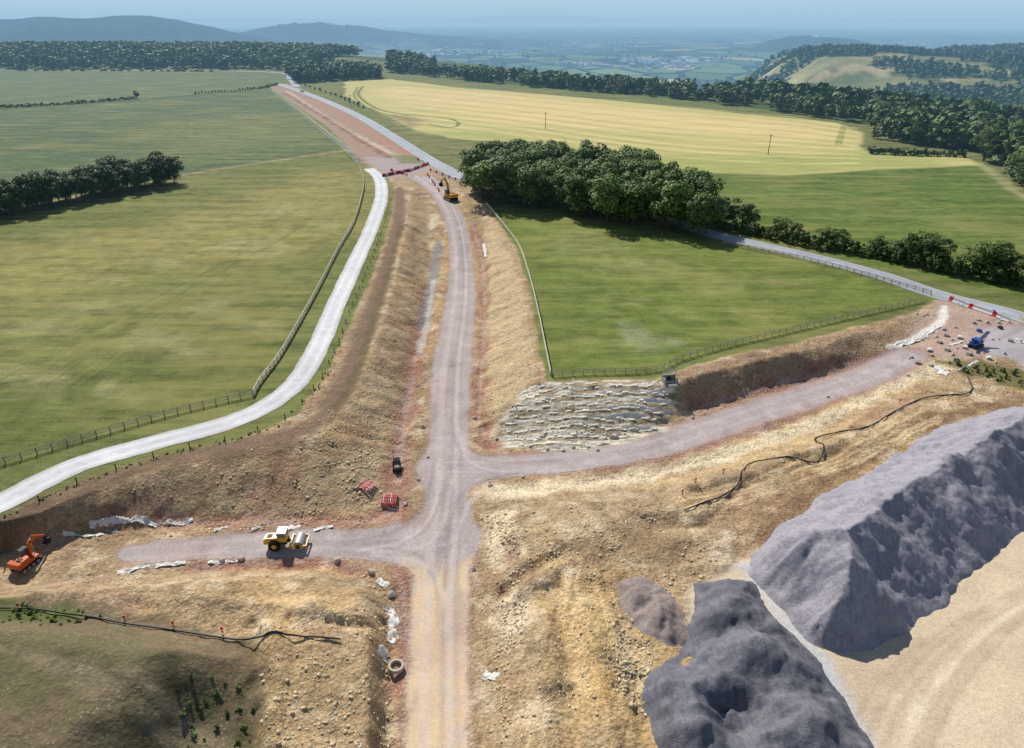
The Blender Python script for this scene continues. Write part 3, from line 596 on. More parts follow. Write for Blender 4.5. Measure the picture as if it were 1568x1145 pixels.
rubble('limestone_rubble',[
 ([(745,600),(830,592),(1040,592),(1010,650),(900,675),(770,668)],2,300,.08,.3),
 ([(430,690),(545,620),(600,640),(600,750),(540,780),(300,795),(200,760)],2,900,.06,.3),
 ([(500,720),(570,700),(570,770),(440,785)],1,300,.1,.36),
 ([(580,480),(650,430),(640,600),(600,700),(560,640)],2,450,.06,.26),
 ([(730,770),(1000,770),(1100,860),(990,1000),(1010,1145),(745,1145)],2.5,2400,.05,.28),
 ([(745,780),(790,775),(810,960),(770,1000)],2,500,.08,.34),
 ([(945,960),(1000,990),(1000,1145),(940,1050)],3,350,.1,.34),
 ([(400,960),(600,930),(600,1145),(400,1145)],3,900,.05,.3),
 ([(100,800),(560,790),(560,815),(110,830)],0,350,.07,.3),
 ([(100,868),(560,865),(590,900),(400,900),(100,900)],1.5,300,.07,.3),
 ([(1000,740),(1300,650),(1480,590),(1300,700),(1100,800)],2.5,450,.06,.26),
 ([(742,330),(810,440),(820,600),(745,620),(742,420)],2,300,.07,.26),
 ([(1040,590),(1400,480),(1400,520),(1060,625)],2.5,250,.07,.26)],rm)
# flat limestone slabs along the ledges (one object)
b=MB()
lpw=PP([(775,640),(805,608),(870,604),(960,604),(1025,606),(1005,643),(900,672),(780,668)],1.8)
for _ in range(340):
    x=random.uniform(lpw[:,0].min(),lpw[:,0].max()); y=random.uniform(lpw[:,1].min(),lpw[:,1].max())
    if not inside(np.array([x]),np.array([y]),lpw)[0]: continue
    hn_=(y-.10*x)/1.75+.55*float(fbm(np.array([x*.3]),np.array([y]),3.2,3,89)[0]); y+=(.62-(hn_-math.floor(hn_)))*1.5
    b.box((x,y,float(gz(x,y)[0])+.02),(random.uniform(.5,1.9),random.uniform(.3,.6),random.uniform(.16,.32)),0,top=(random.uniform(.7,.95),random.uniform(.6,.9)),rot=Matrix.Rotation(math.atan(.10)+random.uniform(-.25,.25),3,'Z')@Matrix.Rotation(random.uniform(-.2,.2),3,'X'))
b.obj('limestone_slabs',[simple('pale_limestone_mat',(226,216,192),.95,.3,.9)],bev=.04)
bm=simple('boulder_mat',(186,176,160),.9,.3,1.5)
def boulder(u,v,z,r,seed):
    import bmesh
    x,y=P(u,v,z); b=bmesh.new(); bmesh.ops.create_icosphere(b,subdivisions=2,radius=r); rr=random.Random(seed)
    pl=[(Vector((rr.uniform(-1,1),rr.uniform(-1,1),rr.uniform(-.6,1))).normalized(),r*rr.uniform(.55,.8)) for _ in range(9)]
    for ve in b.verts:
        for n_,d_ in pl:
            k=ve.co.dot(n_)-d_
            if k>0: ve.co-=n_*k
        ve.co.z*=.8
    me=bpy.data.meshes.new('boulder'); b.to_mesh(me); b.free(); me.materials.append(bm); o=bpy.data.objects.new('boulder',me); o.location=(x,y,float(gz(x,y)[0])+r*.25); coll_link(o)
for k,(u,v,r) in enumerate([(370,855,.55),(515,858,.55),(570,880,.6),(600,915,.6),(727,640,.45),(648,655,.5),(640,735,.4),(812,685,.4),(838,687,.35),(862,690,.45),(878,684,.4),(940,668,.9),(690,560,.3),(760,672,.4),(1060,640,.4),(1268,608,.35),(750,748,.5),(655,700,.35),(620,772,.4),(1390,575,.4),(800,730,.3),(915,690,.35),(640,590,.4),(725,870,.4),(340,858,.4)]):
    boulder(u,v,'f',r,k)
# ------------------------------------------------------------------ geotextile sheets
gt=simple('geotextile_mat',(214,210,202),.8,.2,2.5)
def sheet(pts,w,z='f',name='geotextile_sheet',mat=gt):
    c=catmull(PP(pts,z),14); t=np.gradient(c,axis=0); t/=np.linalg.norm(t,axis=1)[:,None]+1e-9; nr=np.stack([-t[:,1],t[:,0]],1); nc=11; vs=[]
    for k in range(nc):
        q=-1+2*k/(nc-1); ww=w/2*(1+.7*fbm(c[:,0]+q*3,c[:,1],.9,3,17)); p=c+nr*(q*ww)[:,None]
        vs.append(np.column_stack([p,gz(p[:,0],p[:,1])+.1+.17*fbm(p[:,0],p[:,1],.6,3,19)]))
    vs=np.stack(vs,1).reshape(-1,3); n=len(c); a,b=np.meshgrid(np.arange(nc-1),np.arange(n-1)); q=(b*nc+a).ravel(); f=np.stack([q,q+1,q+nc+1,q+nc],1)
    return grid_mesh(name,vs,f,mat,smooth=True)
for pts,w in (([(140,812),(175,806),(205,801),(240,803)],.7),([(255,798),(275,799),(295,793)],.8),([(100,822),(140,822),(180,812)],.5),([(180,880),(215,868),(260,864),(285,860)],.6),([(318,862),(345,860),(365,858)],.5),([(597,932),(603,955),(598,985)],1.1),([(592,1000),(588,1020)],.8),([(740,1036),(762,1046)],.9),([(580,893),(592,905)],.9),([(425,812),(460,806)],.9),([(1432,560),(1440,568),(1452,572)],1.2),([(740,380),(744,400)],.8),([(328,812),(350,806)],.7),([(385,812),(400,808)],.5),([(480,812),(510,806)],.5)):
    sheet(pts,w)
# ------------------------------------------------------------------ hoses
hm=simple('black_pipe_mat',(40,40,46),.45,.2,2)
def hose(name,pts,z,r,dz=.1):
    c=catmull(PP(pts,z),12); zz=gz(c[:,0],c[:,1])+r+dz
    k=np.ones(9)/9; zz=np.maximum(np.convolve(np.pad(zz,4,mode='edge'),k,'valid'),zz-.1)
    cu=bpy.data.curves.new(name,'CURVE'); cu.dimensions='3D'; cu.bevel_depth=r; cu.bevel_resolution=3
    sp=cu.splines.new('POLY'); sp.points.add(len(c)-1)
    for i in range(len(c)): sp.points[i].co=(c[i,0],c[i,1],zz[i],1)
    cu.materials.append(hm); return coll_link(bpy.data.objects.new(name,cu))
hose('drainage_hose',[(1048,785),(1090,768),(1128,742),(1138,712),(1155,694),(1200,697),(1250,702),(1262,680),(1252,655),(1290,648),(1330,648),(1370,625),(1420,606),(1470,607),(1488,597),(1482,578)],ZS,.10)
hose('water_pipe',[(-120,925),(20,920),(100,928),(180,944),(280,958),(380,966),(460,968),(520,970)],ZS+1.5,.10,.15)
# ------------------------------------------------------------------ fences
fm_=simple('weathered_timber_mat',(158,148,124),.85,.3,3,haze=True)
fm2=simple('new_timber_mat',(206,198,176),.85,.2,3,haze=True)
def fence(name,pts,mat,sp=2.0,h=1.25,rails=(.45,.8,1.12),thick=.06,z=ZF,pw=.13,dens=10,rh=.11):
    c=catmull(PP(pts,z),dens) if dens else PP(pts,z); seg=np.r_[0,np.cumsum(np.hypot(*np.diff(c,axis=0).T))]; n=max(2,int(seg[-1]/sp)); s_=np.linspace(0,seg[-1],n+1)
    px=np.interp(s_,seg,c[:,0]); py=np.interp(s_,seg,c[:,1]); pz=gz(px,py); b=MB()
    for i in range(n+1):
        b.box((px[i],py[i],pz[i]+h/2-.15),(pw,pw,h+.3+random.uniform(-.04,.04)),0,top=(.9,.9))
    for i in range(n):
        for r in rails: b.beam((px[i],py[i],pz[i]+r+random.uniform(-.02,.02)),(px[i+1],py[i+1],pz[i+1]+r+random.uniform(-.02,.02)),thick,rh)
    return b.obj(name,[mat])
fence('timber_fence',[(-500,850),(-200,765),(0,712),(100,682),(250,638),(350,614),(387,606)],fm_,dens=4)
fence('timber_fence',[(389,606),(400,585),(430,545),(462,490),(492,435),(520,380),(543,340),(555,300),(557,280),(548,255),(530,236)],fm2,dens=4,thick=.12,rh=.18,pw=.16)
fence('timber_fence',[(745,315),(770,345),(795,380),(812,430),(824,480),(834,530),(843,575)],fm2,dens=4,thick=.12,rh=.18,pw=.16)
fence('timber_fence',[(845,577),(900,573),(1000,569),(1040,552),(1100,534),(1200,510),(1300,487),(1410,462)],fm_,dens=4)
fence('timber_fence',[(1105,374),(1170,386),(1250,403),(1330,424),(1425,452)],fm_,dens=3)
fence('timber_fence',[(420,140),(450,165),(500,205),(535,232)],fm2,dens=3,sp=3,rh=.18)
b=MB(); c=catmull(PP([(0,800),(60,768),(110,742),(190,715),(270,690),(345,675),(430,645),(478,600),(510,545),(535,480),(560,420),(583,360),(598,305)]),10)
seg=np.r_[0,np.cumsum(np.hypot(*np.diff(c,axis=0).T))]
for d in np.arange(0,seg[-1],5.2):
    x=np.interp(d,seg,c[:,0]); y=np.interp(d,seg,c[:,1]); b.box((x,y,float(gz(x,y)[0])+.45),(.14,.14,1.1),0,top=(.8,.8))
b.obj('timber_marker_posts',[simple('dark_post_mat',(84,74,58),.9,.2,3)])
# ------------------------------------------------------------------ trees
def leaf_mat(name,cA,cB,cC):
    t=NT(name); lv=t.attr('lv').outputs['Fac']; oi=t.n('ShaderNodeObjectInfo')
    n=t.noise(.06,2,.6); n2=t.noise(.7,2,.6)
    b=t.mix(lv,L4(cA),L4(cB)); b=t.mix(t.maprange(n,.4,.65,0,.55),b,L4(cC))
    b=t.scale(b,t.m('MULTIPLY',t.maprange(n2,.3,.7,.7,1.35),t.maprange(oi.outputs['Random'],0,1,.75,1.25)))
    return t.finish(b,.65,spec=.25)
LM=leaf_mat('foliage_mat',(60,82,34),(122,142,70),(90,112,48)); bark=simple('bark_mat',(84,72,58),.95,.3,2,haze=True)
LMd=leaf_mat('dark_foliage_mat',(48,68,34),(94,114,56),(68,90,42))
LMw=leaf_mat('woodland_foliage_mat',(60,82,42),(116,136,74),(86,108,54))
def crown(seed,n,leaf,nl=13,bottom=.18,wide=.36):
    r=np.random.default_rng(seed); L=[]
    for i in range(nl):
        z=r.uniform(bottom+.12,.86); rad=wide*(math.sin(math.pi*min(1,(1-z+.12)/(1.1-bottom)))**.6) ; a=r.uniform(0,6.28); rr=rad*math.sqrt(r.random())*.85
        L.append((rr*math.cos(a),rr*math.sin(a),z,r.uniform(.09,.17)))
    L.append((0,0,.82,.14)); L.append((0,0,.5,.22)); L=np.array(L)
    k=r.choice(len(L),n,p=L[:,3]**2/np.sum(L[:,3]**2)); d=r.normal(size=(n,3)); d/=np.linalg.norm(d,axis=1)[:,None]; d[:,2]=np.where(d[:,2]<-.4,-d[:,2],d[:,2])
    c=L[k,:3]+d*L[k,3][:,None]*(r.uniform(.7,1.18,n)[:,None])*np.array([1,1,.85]); c[:,2]=np.maximum(c[:,2],.05)
    nn=d+r.normal(0,.4,(n,3)); nn[:,2]+=.4; nn/=np.linalg.norm(nn,axis=1)[:,None]
    u=np.cross(nn,r.normal(size=(n,3))); u/=np.linalg.norm(u,axis=1)[:,None]; v=np.cross(nn,u); sz=(leaf*r.uniform(.6,1.3,n))[:,None]
    q=np.stack([c-u*sz-v*sz*.7,c+u*sz-v*sz*.6,c+u*sz*.8+v*sz*.8,c-u*sz*.7+v*sz],1)
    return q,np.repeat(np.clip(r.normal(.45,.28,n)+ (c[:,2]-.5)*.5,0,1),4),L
def tree_mesh(name,seed,n=2800,leaf=.019,h=15,wide=.36,bottom=.15,mat=LM,nl=17):
    q,lv,L=crown(seed,n,leaf,nl,bottom,wide); q=q*h; b=MB(); r=random.Random(seed)
    b.cyl((0,0,-.3),(0.02*h,0,.3*h),.022*h,1,8,.015*h); b.cyl((.02*h,0,.3*h),(0,0,.75*h),.015*h,1,8,.004*h)
    for i in range(8):
        l=L[i]; z0=r.uniform(.2,.45)*h; b.cyl((.01*h,0,z0),(l[0]*h,l[1]*h,l[2]*h),.009*h,1,5,.002*h)
    V=np.array([tuple(v) for v in b.V]); nq=len(q); base=len(V)
    me=bpy.data.meshes.new(name); allV=np.vstack([V,q.reshape(-1,3)])
    F=[list(f) for f in b.F]+(np.arange(nq*4).reshape(-1,4)+base).tolist()
    me.from_pydata(allV.tolist(),[],F); me.materials.append(mat); me.materials.append(bark)
    me.polygons.foreach_set('material_index',np.array([1]*len(b.F)+[0]*nq,np.int32))
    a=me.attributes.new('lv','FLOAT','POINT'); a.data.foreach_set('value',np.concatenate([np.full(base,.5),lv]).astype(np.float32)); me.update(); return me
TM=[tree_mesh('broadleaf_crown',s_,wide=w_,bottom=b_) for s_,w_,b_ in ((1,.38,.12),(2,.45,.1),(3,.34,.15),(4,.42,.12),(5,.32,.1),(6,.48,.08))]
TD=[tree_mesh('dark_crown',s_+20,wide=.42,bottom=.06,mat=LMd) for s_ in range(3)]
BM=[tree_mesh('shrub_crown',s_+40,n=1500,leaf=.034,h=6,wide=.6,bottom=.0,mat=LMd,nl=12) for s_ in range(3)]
def put(name,me,x,y,s,r=None,sq=1):
    o=bpy.data.objects.new(name,me); o.location=(x,y,float(gz(x,y)[0])-.1); o.rotation_euler=(0,0,random.uniform(0,6.28)); o.scale=(s*random.uniform(.92,1.12)*sq,s*random.uniform(.92,1.12)*sq,s); coll_link(o)
def scatter(pts,sp,z=ZF,jit=.35,world=False):
    w=pts if world else PP(pts,z); x0,y0=w.min(0); x1,y1=w.max(0); a,b=np.meshgrid(np.arange(x0,x1,sp),np.arange(y0,y1,sp)); a=a.ravel()+rng.uniform(-jit,jit,a.size)*sp; b=b.ravel()+rng.uniform(-jit,jit,b.size)*sp
    k=inside(a,b,w); return a[k],b[k]
a,b_=scatter([(722,300),(735,268),(850,266),(930,282),(1010,300),(1070,330),(1088,358),(1080,370),(1000,359),(900,338),(800,318),(738,312)],6.3,jit=.42)
for x,y in zip(a,b_): put('broadleaf_tree',random.choice(TM),x,y,random.uniform(.72,1.18),sq=1.08)
a,b_=scatter([(-500,372),(0,318),(240,276),(272,273),(276,280),(240,288),(0,334),(-500,400)],4.2)
for x,y in zip(a,b_): put('hedgerow_tree',random.choice(TD),x,y,random.uniform(.58,.88))
for u,v,s_ in ((1100,340,.45),(1122,345,.75),(1142,352,.7),(1195,362,.5),(1215,366,.42),(1262,378,.5),(1282,382,.5),(1340,392,.45),(1385,402,.6),(1408,404,.75),(1430,410,.68),(1490,420,.75),(1512,425,.82),(1535,430,.7),(1560,438,.6),(1590,450,.8),(1640,470,.7)):
    x,y=P(u,v-2); put('hedgerow_tree',random.choice(TM if random.random()<.4 else TD),x,y,s_*.8,sq=1.3)
for k in range(56):
    q=k/56; u=1100+q*470; v=350+q*90+random.uniform(-3,2); x,y=P(u,v); put('hedge_shrub',random.choice(BM),x,y,random.uniform(.35,.75))
for k in range(14):
    u=1340+k*10; v=212+k*1.4; x,y=P(u,v); put('hedge_shrub',random.choice(BM),x,y,random.uniform(.8,1.1))
x,y=P(210,151); put('hedgerow_tree',TD[0],x,y,.45)
for k in range(26):
    u=random.uniform(1495,1575); v=random.uniform(232,300) if u>1540 else random.uniform(225,250); x,y=P(u+8,v); put('broadleaf_tree',random.choice(TD+TM),x,y,random.uniform(.7,1.1),sq=1.15)
TQ=[crown(200+i,190,.065,10,.05,.42)[:2] for i in range(6)]
TQs=[crown(300+i,70,.11,7,.02,.45)[:2] for i in range(4)]
def mass(name,a,b,h,mat,lib):
    QQ=[];LL=[]; ch=rng.integers(0,len(lib),len(a))
    for i,(q,lv) in enumerate(lib):
        k=ch==i; n=k.sum()
        if n==0: continue
        th=rng.uniform(0,6.28,n); c,s_=np.cos(th),np.sin(th); hh=h[k]; wd=rng.uniform(.85,1.3,n)
        x=(q[None,:,:,0]*c[:,None,None]-q[None,:,:,1]*s_[:,None,None])*wd[:,None,None]; y=(q[None,:,:,0]*s_[:,None,None]+q[None,:,:,1]*c[:,None,None])*wd[:,None,None]
        z=np.broadcast_to(q[None,:,:,2],x.shape); o=np.stack([x,y,z],-1)*hh[:,None,None,None]
        o[...,0]+=a[k][:,None,None]; o[...,1]+=b[k][:,None,None]; o[...,2]+=(gz(a[k],b[k])-.3)[:,None,None]
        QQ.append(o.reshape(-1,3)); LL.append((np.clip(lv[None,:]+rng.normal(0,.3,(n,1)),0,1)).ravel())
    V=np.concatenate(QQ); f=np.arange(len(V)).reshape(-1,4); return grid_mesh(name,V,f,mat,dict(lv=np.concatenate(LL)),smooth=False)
Sg=s.reshape(NY,NX)
def sat(x,y):
    i=np.clip(np.searchsorted(gx,x),0,NX-1); j=np.clip(np.searchsorted(gy,y),0,NY-1); return Sg[j,i]
a,b_=scatter(np.array([(-170,200),(700,200),(700,1100),(-170,1100)]),7.5,world=True); q=sat(a,b_); k=(q>-4)&(q<50)&(b_>300)&(fbm(a,b_,30,3,45)>-.45); a,b_=a[k],b_[k]
mass('tree_belt',a,b_,5+10*rng.random(len(a))**1.3,LMw,TQ)
a,b_=scatter(np.array([(-1400,955),(-260,965),(-200,1300),(-1400,1400)]),10,world=True); q=sat(a,b_); k=(q<60)&(fbm(a,b_,60,3,46)>-.6); a,b_=a[k],b_[k]
mass('woodland',a,b_,rng.uniform(8,18,len(a)),LMw,TQ)
a,b_=scatter([(440,112),(560,110),(590,120),(530,123),(450,128)],8); mass('tree_clump',a,b_,rng.uniform(8,16,len(a)),LMw,TQ)
a,b_=scatter([(1325,195),(1345,210),(1420,226),(1490,232),(1530,258),(1568,285),(1720,345),(2200,500),(2600,330),(2000,200),(1500,178)],8); k=sat(a,b_)<15; mass('woodland',a[k],b_[k],rng.uniform(8,17,k.sum()),LMw,TQ)
a,b_=scatter(np.array([(200,500),(2400,100),(2600,2000),(300,1900)]),12,world=True); q=sat(a,b_)
i=np.clip(np.searchsorted(gx,a),0,NX-1); j=np.clip(np.searchsorted(gy,b_),0,NY-1); op=hcm.reshape(NY,NX)[j,i]; wcs=wc.reshape(NY,NX)[j,i]
k=(q>12)&((q<200)|(wcs>.2))&(op<.12+.55*rng.random(len(a))); a,b_=a[k],b_[k]
hh_=rng.uniform(8,17,len(a))*np.where(op[k]>.15,.5,1)
mass('hillside_forest',a,b_,hh_,LMw,TQs)
hp=catmull(PP([(-100,172),(0,166),(100,160),(205,152)]),40); hp=np.vstack([hp,catmull(PP([(300,144),(390,137),(425,130)]),20)]); mass('hedge',hp[:,0],hp[:,1],rng.uniform(1.5,3.2,len(hp)),LMd,TQs)
hp=catmull(PP([(455,132),(500,148),(540,166)]),12); hp=hp[::2]+np.array([8,0]); mass('hedge',hp[:,0],hp[:,1],rng.uniform(2,4,len(hp)),LMd,TQs)
hp=catmull(PP([(1335,236),(1400,239),(1480,241)]),20); mass('hedge',hp[:,0],hp[:,1]+2,rng.uniform(2,4,len(hp)),LMd,TQs)
a=rng.uniform(-9000,9000,9000); b_=rng.uniform(2200,9000,9000)
i=np.clip(np.searchsorted(gx,a),0,NX-1); j=np.clip(np.searchsorted(gy,b_),0,NY-1)
k=(fbm(a,b_,700,4,44)>.3)&(sat(a,b_)>900)&(woodhill.reshape(NY,NX)[j,i]<.05); a,b_=a[k],b_[k]; mass('valley_woods',a,b_,rng.uniform(12,24,len(a)),LMd,TQs)
a,b_=scatter([(0,905),(120,915),(150,930),(60,955),(0,955)],.9,z=ZS+2); mass('weeds',a,b_,rng.uniform(.3,.9,len(a)),LM,TQs)
a,b_=scatter([(290,1060),(392,1030),(392,1145),(250,1145)],1.1,z=ZS); k=rng.random(len(a))<.5; mass('weeds',a[k],b_[k],rng.uniform(.3,.9,k.sum()),LMd,TQs)
a,b_=scatter([(0,960),(350,980),(250,1100),(0,1145)],.8,z=ZS+4); k=(fbm(a,b_,3,3,9)>.2); mass('weeds',a[k],b_[k],rng.uniform(.1,.35,k.sum()),LM,TQs)
a,b_=scatter([(1440,545),(1568,558),(1568,590),(1480,565)],1.2); k=rng.random(len(a))<.6; mass('weeds',a[k],b_[k],rng.uniform(.5,1.3,k.sum()),LM,TQs)
hp=catmull(PP([(0,796),(110,744),(250,697),(345,677),(430,648),(480,602),(512,545),(548,450),(580,370),(600,300)]),26); hp=hp+rng.normal(0,.35,hp.shape); mass('verge_grass',hp[:,0],hp[:,1],rng.uniform(.2,.6,len(hp)),LM,TQs)
# ------------------------------------------------------------------ town in the valley
b=MB()
for (u,v,ru,rv,n) in ((760,78,35,3,50),(1040,95,60,8,110),(690,80,60,8,80),(985,92,40,4,60),(1220,75,90,6,80),(600,72,60,5,60),(880,70,60,6,70),(1440,70,90,6,60),(900,100,60,4,50),(1000,60,200,6,80),(500,66,60,4,40)):
    for _ in range(n):
        uu=u+random.gauss(0,ru*.5); vv=max(v+random.gauss(0,rv*.5),46); x,y=P(uu,vv,-148)
        if float(sat(np.array([x]),np.array([y]))[0])<1000: continue
        z=float(gz(x,y)[0]); w_=random.uniform(9,34)*(2.2 if random.random()<.15 else 1); l_=random.uniform(8,16); h_=random.uniform(5,9); rz=Matrix.Rotation(random.uniform(0,3.1),3,'Z'); m_=random.choice([0,0,1,2])
        b.box((x,y,z+h_/2),(w_,l_,h_),m_,rot=rz); vs=[rz@Vector(p_)+Vector((x,y,z+h_+.01)) for p_ in ((-w_/2,-l_/2,0),(w_/2,-l_/2,0),(w_/2,l_/2,0),(-w_/2,l_/2,0),(-w_/2,0,3),(w_/2,0,3))]
        b.add(vs,[(0,1,5,4),(2,3,4,5),(1,2,5),(3,0,4)],random.choice([1,2,3,0]))
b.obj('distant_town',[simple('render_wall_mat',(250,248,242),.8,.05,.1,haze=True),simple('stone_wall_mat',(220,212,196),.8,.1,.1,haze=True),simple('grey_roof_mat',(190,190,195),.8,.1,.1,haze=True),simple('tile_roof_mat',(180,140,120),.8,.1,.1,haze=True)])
# ------------------------------------------------------------------ vehicles
YEL=simple('yellow_paint_mat',(214,168,60),.4,.1,2,spec=.5); WHT=simple('white_paint_mat',(222,222,216),.4,.08,2,spec=.5); TYR=simple('tyre_mat',(34,33,32),.9,.2,4); GLS=simple('window_glass_mat',(70,96,112),.12,.1,2,spec=.8); STL=simple('worn_steel_mat',(176,172,164),.45,.15,3,metal=.3,spec=.5); ORG=simple('orange_paint_mat',(206,96,34),.45,.15,2,spec=.4); DRK=simple('dark_metal_mat',(52,50,50),.6,.2,3); BLU=simple('blue_paint_mat',(40,84,150),.4,.1,2,spec=.5); RED=simple('red_plastic_mat',(196,52,54),.5,.15,2); WPL=simple('white_plastic_mat',(228,226,222),.5,.1,2)
def roller(u,v,rz):
    b=MB(); x,y=P(u,v,'f')
    for sy in (-1,1):
        b.cyl((-1.55,sy*.62,.78),(-1.55,sy*1.1,.78),.78,2,24); b.cyl((-1.55,sy*1.08,.78),(-1.55,sy*1.13,.78),.36,0,14)
        for k in range(18):
            a=k*math.pi/9; b.box((-1.55+.79*math.cos(a),sy*.86,.78+.79*math.sin(a)),(.1,.46,.08),2,rot=Matrix.Rotation(-a+math.pi/2,3,'Y'))
    b.box((-1.75,0,1.25),(2.5,1.15,.9),0); b.prism([(-3.05,.85),(-3.05,1.45),(-2.75,1.85),(-1.1,1.95),(-1.1,.85)],-.62,.62,0)
    b.box((-2.2,0,1.93),(.7,.7,.06),4); b.cyl((-1.5,.4,1.9),(-1.5,.4,2.4),.06,4,8); b.box((-3.07,0,1.2),(.05,.8,.45),4)
    b.box((-.45,0,1.1),(1.3,1.5,.35),4); b.box((-.45,0,1.65),(1.2,1.4,.75),0)
    b.box((-.45,0,2.35),(1.15,1.35,.75),3,top=(.9,.92)); b.box((-.45,0,2.8),(1.35,1.5,.12),1)
    for sx in (-1.03,.13):
        for sy in (-.67,.67): b.beam((sx,sy,1.9),(sx*.97-.01,sy*.97,2.74),.09,.09,0)
    b.cyl((.1,0,1.0),(.75,0,1.0),.25,4,12)
    for sy in (-1,1):
        b.box((1.75,sy*1.16,.85),(2.2,.14,.42),0)
    b.box((.72,0,.95),(.2,2.46,.6),0); b.box((2.86,0,.85),(.14,2.46,.34),0)
    b.cyl((1.75,-1.07,.77),(1.75,1.07,.77),.77,5,40)
    for sy in (-1.24,1.24): b.cyl((1.75,sy-.03,.8),(1.75,sy+.03,.8),.3,4,16)
    b.box((.3,-.6,2.0),(.1,.1,.5),0); b.box((.3,.6,2.0),(.1,.1,.5),0)
    b.obj('road_roller',[YEL,WHT,TYR,GLS,DRK,STL],(x,y,float(gz(x,y)[0])+.02),rz,.025,.97)
roller(441,836,math.radians(2))
def excavator(u,v,z,rz,body,scale=1,house=0,pose=((1.0,1.9),(3.4,4.6),(5.6,3.6),(6.0,1.3))):
    b=MB(); x,y=P(u,v,z)
    for sy in (-1,1):
        prof=[(-1.9,.1),(-2.15,.45),(-1.9,.85),(1.9,.85),(2.15,.45),(1.9,.1)]
        y0,y1=sorted((sy*.85,sy*1.4)); b.prism(prof,y0,y1,1)
        for k in range(12): b.box((-1.75+k*.32,sy*1.125,.87),(.16,.56,.05),1)
        for xx in (-1.75,-.9,0,.9,1.75): b.cyl((xx,sy*1.38,.46),(xx,sy*1.43,.46),.3,2,12)
    b.box((0,0,.55),(2.0,1.8,.4),1); b.cyl((0,0,.75),(0,0,1.0),.7,1,20)
    b.X=Matrix.Rotation(house,4,'Z')
    b.box((-.3,0,1.25),(3.6,2.5,.45),0); b.prism([(-2.35,1.1),(-2.45,1.5),(-2.3,2.05),(-1.5,2.15),(-1.5,1.1)],-1.2,1.2,0)
    b.box((-.75,-.45,1.85),(1.5,1.5,.75),0); b.box((-1.2,-.4,2.26),(.7,.8,.08),1); b.cyl((-1.0,.0,2.2),(-1.0,.0,2.7),.07,1,8)
    b.box((.65,.72,1.7),(1.5,.95,.5),0); b.box((.65,.72,2.4),(1.45,.92,.95),3,top=(.82,.95),sh=(-.08,0)); b.box((.56,.72,2.92),(1.3,.95,.1),1)
    for sx,sy in ((-.05,.28),(-.05,1.16),(1.34,.28),(1.34,1.16)): b.beam((sx,sy,1.9),(sx*.86+.0,sy,2.9),.07,.07,1)
    p=[Vector((q[0],-.1,q[1])) for q in pose]
    mid=(p[0]+p[1])/2+Vector((-.3,0,.9)); b.beam(p[0],mid,.42,.5,0,.7); b.beam(mid,p[1],.42,.7,0,.4); b.beam(p[1]+Vector((-.5,0,.5)),p[2],.34,.42,0,.3)
    b.cyl(p[0]+Vector((.5,.25,-.1)),mid+Vector((0,.25,-.1)),.08,2,8); b.cyl(p[0]+Vector((.5,-.25,-.1)),mid+Vector((0,-.25,-.1)),.08,2,8); b.cyl(mid+Vector((.1,0,.5)),p[1]+Vector((-.5,0,.6)),.08,2,8)
    q=p[2]; e=p[3]; b.beam(q,q+(e-q)*.3,.3,.3,1)
    bx,bz=q.x+(e.x-q.x)*.3,q.z+(e.z-q.z)*.3
    pr=[(bx-.1,bz),(bx+.35,bz-.1),(bx+.45,bz-.7),(bx+.1,bz-1.15),(bx-.55,bz-1.1),(bx-.75,bz-.85),(bx-.15,bz-.8)]
    b.prism(pr,-.65,.45,1)
    b.obj('excavator',[body,DRK,STL,GLS],(x,y,float(gz(x,y)[0])+.02),rz,.02,scale)
EY=simple('excavator_yellow_mat',(222,150,40),.4,.1,2,spec=.5)
excavator(690,306,'f',math.radians(125),EY,1.25,pose=((1.0,1.9),(3.2,5.4),(5.2,4.8),(6.0,2.6)))
excavator(42,862,'f',math.radians(75),ORG,.78,pose=((1.0,1.7),(2.6,4.0),(4.2,3.0),(4.6,1.2)))
def screener(u,v,rz,body):
    b=MB(); x,y=P(u,v,ZF)
    for sy in (-1,1):
        y0,y1=sorted((sy*.7,sy*1.15)); b.prism([(-1.7,.1),(-1.95,.4),(-1.7,.75),(1.7,.75),(1.95,.4),(1.7,.1)],y0,y1,1)
    b.box((0,0,1.1),(3.6,1.7,.7),0); b.box((-.3,0,1.9),(1.6,1.5,.9),0,top=(1.25,1.2)); b.beam((.9,0,1.4),(4.4,0,3.2),.9,.22,0); b.beam((.9,0,1.53),(4.4,0,3.33),.6,.05,1); b.beam((-.9,0,1.4),(-3.4,0,2.3),.8,.2,0); b.beam((2.6,.4,.8),(3.2,.4,2.5),.1,.1,1); b.beam((2.6,-.4,.8),(3.2,-.4,2.5),.1,.1,1); b.box((1.2,0,1.7),(.8,1.3,.6),1)
    b.obj('mobile_screening_plant',[body,DRK],(x,y,float(gz(x,y)[0])),rz,.02,.8)
screener(1494,528,math.radians(30),BLU)
